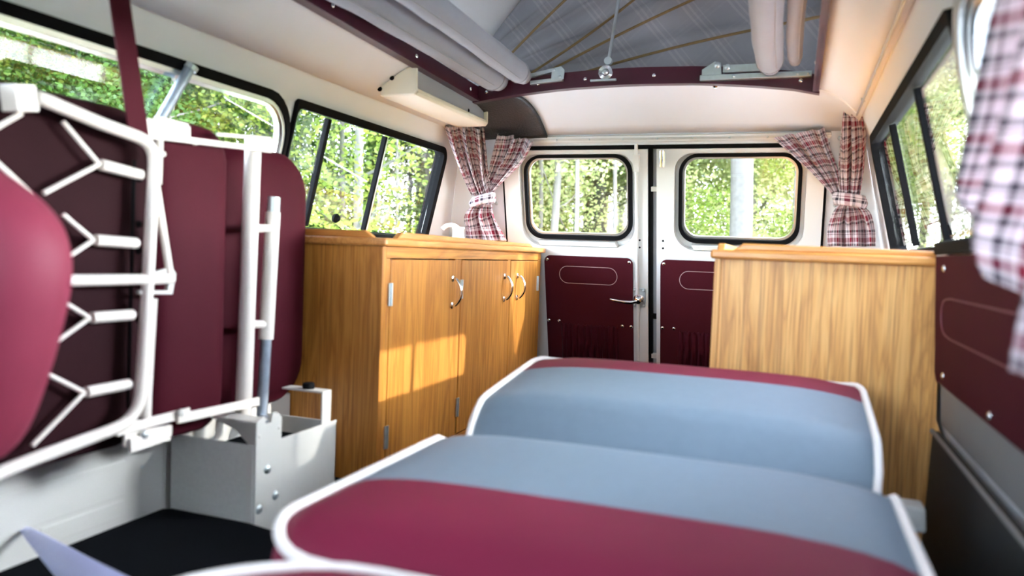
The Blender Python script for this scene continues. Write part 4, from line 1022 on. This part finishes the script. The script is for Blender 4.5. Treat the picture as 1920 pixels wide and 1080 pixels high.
def tree_proto(h, tr, crown0, cr, n, leaf, mat, bark, seed, nbr=9):
    rnd = random.Random(seed); mb = MB()
    tp = [V((.04 * h * .1 * math.sin(i * .9 + seed), .04 * h * .1 * math.cos(i * 1.1 + seed), h * .93 * i / 8)) for i in range(9)]
    tp = [p - V((tp[0].x, tp[0].y, 0)) for p in tp]
    mb.tube([V((0, 0, -.3))] + tp, [tr * 1.35] + [tr * (1.15 - .95 * i / 8) for i in range(9)], 9)
    brn = MB(); cl = []
    for i in range(nbr):
        z = crown0 + (h * .9 - crown0) * (i + .3) / nbr; a = rnd.uniform(0, 2 * PI); L = cr * rnd.uniform(.6, 1.05) * (1 - .45 * (i / nbr))
        p = tp[min(8, int(z / (h * .93) * 8))]; s0 = V((p.x, p.y, z)); e = s0 + V((math.cos(a) * L, math.sin(a) * L, L * rnd.uniform(.25, .7)))
        m_ = (s0 + e) / 2 + V((0, 0, -.08 * L)); brn.tube(smooth_path([s0, m_, e], 3), [tr * .32 * (1 - .12 * q_) for q_ in range(7)], 6)
        for f in (.45, .75, 1.0):
            q_ = s0 + (e - s0) * f; cl.append((q_.x + rnd.uniform(-.3, .3), q_.y + rnd.uniform(-.3, .3), q_.z + rnd.uniform(-.2, .4), cr * rnd.uniform(.22, .40)))
    cl.append((0, 0, h * .97, cr * .4))
    return mb, brn, leaf_cloud('foliage', n, cl, leaf, mat), bark

protos = {}
def make_proto(key, *a, **k):
    mb, brn, fol, bark = tree_proto(*a, **k)
    t_ = mb.build('trunk', MT[bark], None, smooth='all'); b_ = brn.build('branches', MT[bark], None, smooth='all')
    protos[key] = (t_.data, b_.data, fol); bpy.data.objects.remove(t_); bpy.data.objects.remove(b_)
make_proto('tall', 11, .13, 2.0, 2.6, 75000, .05, 'leaf_green', 'bark', 1, nbr=14)
make_proto('tall_dark', 12, .15, 1.6, 2.8, 70000, .055, 'leaf_dark', 'bark', 2, nbr=14)
make_proto('shade', 12, .15, 1.8, 1.5, 42000, .17, 'leaf_dark', 'bark', 9, nbr=24)
make_proto('maple', 8, .09, .8, 2.3, 75000, .048, 'leaf_yellow', 'bark', 3, nbr=13)
make_proto('sapling', 4.2, .035, .5, 1.3, 24000, .04, 'leaf_yellow', 'bark_pale', 4, nbr=9)
make_proto('green_sapling', 3.6, .035, .3, 1.3, 24000, .04, 'leaf_green', 'bark_pale', 5, nbr=9)
make_proto('bare', 14, .17, 6.5, 2.6, 36000, .055, 'leaf_green', 'bark_pale', 6, nbr=8)
make_proto('bright', 9, .09, 1.0, 2.4, 75000, .05, 'leaf_bright', 'bark_pale', 23, nbr=13)
make_proto('bright_sapling', 4.4, .04, .5, 1.3, 22000, .04, 'leaf_bright', 'bark_pale', 24, nbr=9)
def bush(key, r, n, leaf, mat, seed):
    rnd = random.Random(seed); cl = []
    for i in range(12):
        a = rnd.uniform(0, 2 * PI); d_ = r * rnd.uniform(.1, .75); cl.append((d_ * math.cos(a), d_ * math.sin(a), r * rnd.uniform(.25, 1.05), r * rnd.uniform(.28, .45)))
    st_ = MB()
    for c in cl: st_.tube(smooth_path([(0, 0, -.2), (c[0] * .4, c[1] * .4, c[2] * .5), c[:3]], 3), .012, 5)
    t_ = st_.build('stems', MT['bark'], None, smooth='all'); protos[key] = (t_.data, None, leaf_cloud('foliage', n, cl, leaf, mat)); bpy.data.objects.remove(t_)
bush('bright_bush', 1.0, 26000, .035, 'leaf_bright', 31); bush('bush', 1.1, 26000, .036, 'leaf_green', 11); bush('bush_yellow', 1.0, 26000, .035, 'leaf_yellow', 12); bush('bush_rust', .9, 22000, .035, 'leaf_rust', 13); bush('bush_dark', 1.2, 26000, .038, 'leaf_dark', 14)

def plant(key, x, y, sc, rot, label, cat, group, name='tree'):
    t_, b_, fol = protos[key]; r_ = bpy.data.objects.new(name, None); COL.objects.link(r_)
    r_.location = (x, y, ground_z(x, y)); r_.scale = (sc, sc, sc); r_.rotation_euler = (0, 0, rot); tag(r_, label, cat, group)
    for nm, me in (('stems' if name == 'bush' else 'trunk', t_), ('branches', b_), ('foliage', fol)):
        if me is None: continue
        o = bpy.data.objects.new(nm, me); COL.objects.link(o); o.parent = r_
        if nm in ('foliage',): o['kind'] = 'stuff'
    return r_
rnd = random.Random(5)
KIND = {'bright': 'sunlit pale green tree', 'bright_sapling': 'sunlit pale sapling', 'bright_bush': 'sunlit pale green bush', 'tall': 'tall green tree', 'tall_dark': 'tall dark green tree', 'maple': 'yellow green maple', 'sapling': 'thin yellowish sapling', 'green_sapling': 'thin green sapling', 'bush': 'green bush', 'bush_yellow': 'yellow green bush', 'bush_rust': 'rust tinted bush', 'bush_dark': 'dark green bush', 'bare': 'pale bare-trunked tree'}
placed = []
def screen_u(x, y):
    c = R.transposed() @ (V((x, y, .9)) - CAM)
    return (960 - F * c.x / c.z) if c.z < -.1 else (9999 if x > 0 else -9999)
def behind(x, y):
    u = screen_u(x, y)
    return 'near left side window' if u < 512 else 'left sliding window' if u < 900 else 'left rear door window' if u < 1225 else 'right rear door window' if u < 1560 else 'right side windows'
scattered = {}
def scatter(side, n, keys, f, gap=1.0):
    for i in range(n):
        key = keys[i % len(keys)]
        for _ in range(30):
            x, y = f(i)
            if all(math.hypot(x - a, y - b) > gap for a, b in placed): break
        placed.append((x, y))
        bsh = key.endswith('bush') or key.startswith('bush'); wn = behind(x, y); far = 'far back' if math.hypot(x, y) > 13.5 else 'close'
        o = plant(key, x, y, rnd.uniform(.8, 1.25), rnd.uniform(0, 6.28), KIND[key], 'bush' if bsh else 'tree', None, 'bush' if bsh else 'tree')
        scattered.setdefault((KIND[key], far, wn), []).append(o)
ORD = ['first', 'second', 'third', 'fourth', 'fifth', 'sixth', 'seventh', 'eighth', 'ninth', 'tenth', 'eleventh', 'twelfth', 'thirteenth', 'fourteenth']
def name_scattered():
    for (kind, far, wn), obs in scattered.items():
        obs.sort(key=lambda o: screen_u(o.location.x, o.location.y) if 'right side' not in wn else -math.atan2(o.location.y, o.location.x))
        for k, o in enumerate(obs):
            lb = kind + ' ' + far + ' behind the ' + wn
            if len(obs) > 1: lb += ', ' + ORD[k] + ' from left'; o['group'] = kind + 's ' + far + ' behind the ' + wn
            o['label'] = lb
# left woods: sector from straight left to the left rear
def sector(a0, a1, r0, r1):
    def f(i):
        a = math.radians(rnd.uniform(a0, a1)); r_ = rnd.uniform(r0, r1); return CAM.x + r_ * math.cos(a), r_ * math.sin(a)
    return f
scatter('left', 10, ['tall', 'maple', 'tall_dark', 'bare'], sector(113, 182, 8.5, 13))
scatter('left', 14, ['tall', 'tall_dark', 'tall', 'tall_dark', 'maple'], sector(110, 185, 14, 24))
scatter('left', 14, ['sapling', 'green_sapling', 'bush', 'bush_yellow'], sector(113, 165, 6.0, 10))
scatter('left', 14, ['bush', 'bush_yellow', 'bush_dark', 'bush_rust', 'green_sapling'], sector(112, 165, 7, 13))
scatter('rear', 10, ['bright', 'maple', 'bright', 'tall'], sector(84, 112, 11, 17))
scatter('rear', 10, ['tall_dark', 'tall', 'maple'], sector(80, 114, 17, 26))
scatter('rear', 12, ['bright_sapling', 'bright_bush', 'sapling', 'bush_yellow', 'bright_sapling', 'bush_rust'], sector(86, 112, 7.5, 12))
scatter('rear', 10, ['bright_bush', 'bush_yellow', 'bush', 'bright_sapling'], sector(84, 112, 11, 17))
scatter('right', 8, ['tall', 'tall_dark', 'maple'], sector(44, 80, 16, 24))
scatter('right', 8, ['bush', 'bush_yellow', 'sapling', 'green_sapling', 'bush_rust'], sector(45, 80, 9, 14))
def right_woods(i):
    while True:
        x, y = sector(-75, 48, 10, 19)(i)
        lat = (y - 2.2) - (x - .7) * SUN_DIR.y / SUN_DIR.x          # keep the sun's lane to the rear pane of the sliding window open
        if not -3.4 < lat < 7.0: return x, y
scatter('right', 26, ['tall', 'tall_dark', 'tall_dark', 'bush_dark'], right_woods)
# the trees one can point to
def post_tree(u, v, dist, r_, label, h=9, mat='bark_pale'):
    d = (R @ V((u - 960, 540 - v, -F))).normalized(); p = CAM + d * dist; g = ground_z(p.x, p.y)
    o = thing('tree', (p.x, p.y, g), label, 'tree')
    pts = [(p.x + .03 * math.sin(i * 1.3), p.y, g - .2 + h * i / 10) for i in range(11)]
    MB().tube(pts, [r_ * (1.18 if i == 0 else 1 - .03 * i) for i in range(11)], 16).build('trunk', MT[mat], o, smooth='all')
    cl = [(p.x + rnd.uniform(-1.6, 1.6), p.y + rnd.uniform(-1.6, 1.6), g + h * rnd.uniform(.72, 1.05), rnd.uniform(.5, .9)) for _ in range(14)]
    me = leaf_cloud('foliage', 20000, [(c[0] - p.x, c[1] - p.y, c[2] - g, c[3]) for c in cl], .055, 'leaf_green')
    f_ = bpy.data.objects.new('foliage', me); COL.objects.link(f_); f_.parent = o; f_['kind'] = 'stuff'
    return o
post_tree(1387, 400, 7.2, .105, mat='bark_mid', label='thick pale tree trunk in the middle of the right rear window')
post_tree(243, 150, 9.5, .062, 'slim pale trunk left of the slanting tube in left window')
post_tree(832, 380, 8.5, .085, 'pale trunk beside the left rear curtain in left sliding window')
post_tree(325, 200, 13, .08, 'pale trunk behind the slanting tube in the near left window')

# unseen dense trees added to keep the sun off the near right window
for k, (ya, dz, lb) in enumerate(((.38, 6.0, 'dense columnar tree added to block sun beside the van, rearmost of the row'), (-1.0, 6.6, 'dense columnar tree added to block sun beside the van, second from the rear'), (-2.2, 6.2, 'dense columnar tree added to block sun beside the van, third from the rear'), (-.4, 7.6, 'dense columnar tree added to block sun behind the row beside the van'), (.42, 8.6, 'dense columnar tree added to block sun farthest behind the row beside the van'))):
    plant('shade', .7 + SUN_DIR.x / SUN_DIR.z * dz, ya + SUN_DIR.y / SUN_DIR.z * dz, 1.0, .4 + k * 1.3, lb, 'tree', 'added shade trees beside the van')
for k, (x, y, kd, lb) in enumerate(((-4.6, -8.2, 'shade', 'dense tree added unseen ahead of the van on its far left'), (.2, -12.0, 'tall', 'green tree added unseen straight ahead of the van'), (4.8, -8.0, 'shade', 'dense tree added unseen ahead of the van on its far right'))):
    plant(kd, x, y, 1.0, k * 2.0, lb, 'tree', 'trees added ahead of the van to dim its light')  # unseen trees added to cut the light through the windscreen

for u, dist, key, sc_, lb in ((70, 8.5, 'maple', 1.0, 'yellow green maple filling the front end of the near left window'), (-60, 12, 'tall_dark', 1.1, 'dark tree behind the maple at the front end of the near left window'), (150, 14, 'tall', 1.15, 'green tree behind the hanging strap in the near left window'), (20, 10.5, 'shade', 1.0, 'dense dark tree nearest the front end of the near left window'), (120, 11.5, 'shade', 1.0, 'dense dark tree left of the hanging strap in the near left window'), (420, 15, 'tall_dark', 1.1, 'dark tree behind the rounded corner of the near left window')):
    d = (R @ V((u - 960, 540 - 200, -F))); d.z = 0; p = CAM + d.normalized() * dist
    plant(key, p.x, p.y, sc_, u * .1, lb, 'tree', None)

name_scattered()

for u, v, dist, r_, lb in ((742, 380, 7.5, .016, 'very thin pale stem right of the second bar in the left sliding window'), (640, 380, 8.5, .030, 'thin pale trunk between the two bars of the left sliding window'), (800, 380, 9.5, .030, 'thin pale trunk in the rear pane of left sliding window'), (1078, 390, 6.5, .018, 'thin pale stem in the middle of the left rear window'), (1012, 390, 8.0, .024, 'thin pale trunk at left edge of the left rear window'), (1040, 390, 9.0, .022, 'thin pale trunk left of the middle stem in left rear window'), (1150, 390, 7.5, .020, 'thin pale stem near right edge of the left rear window'), (455, 230, 9.0, .028, 'thin pale trunk by the rounded corner of the near left window')):
    post_tree(u, v, dist, r_, lb)
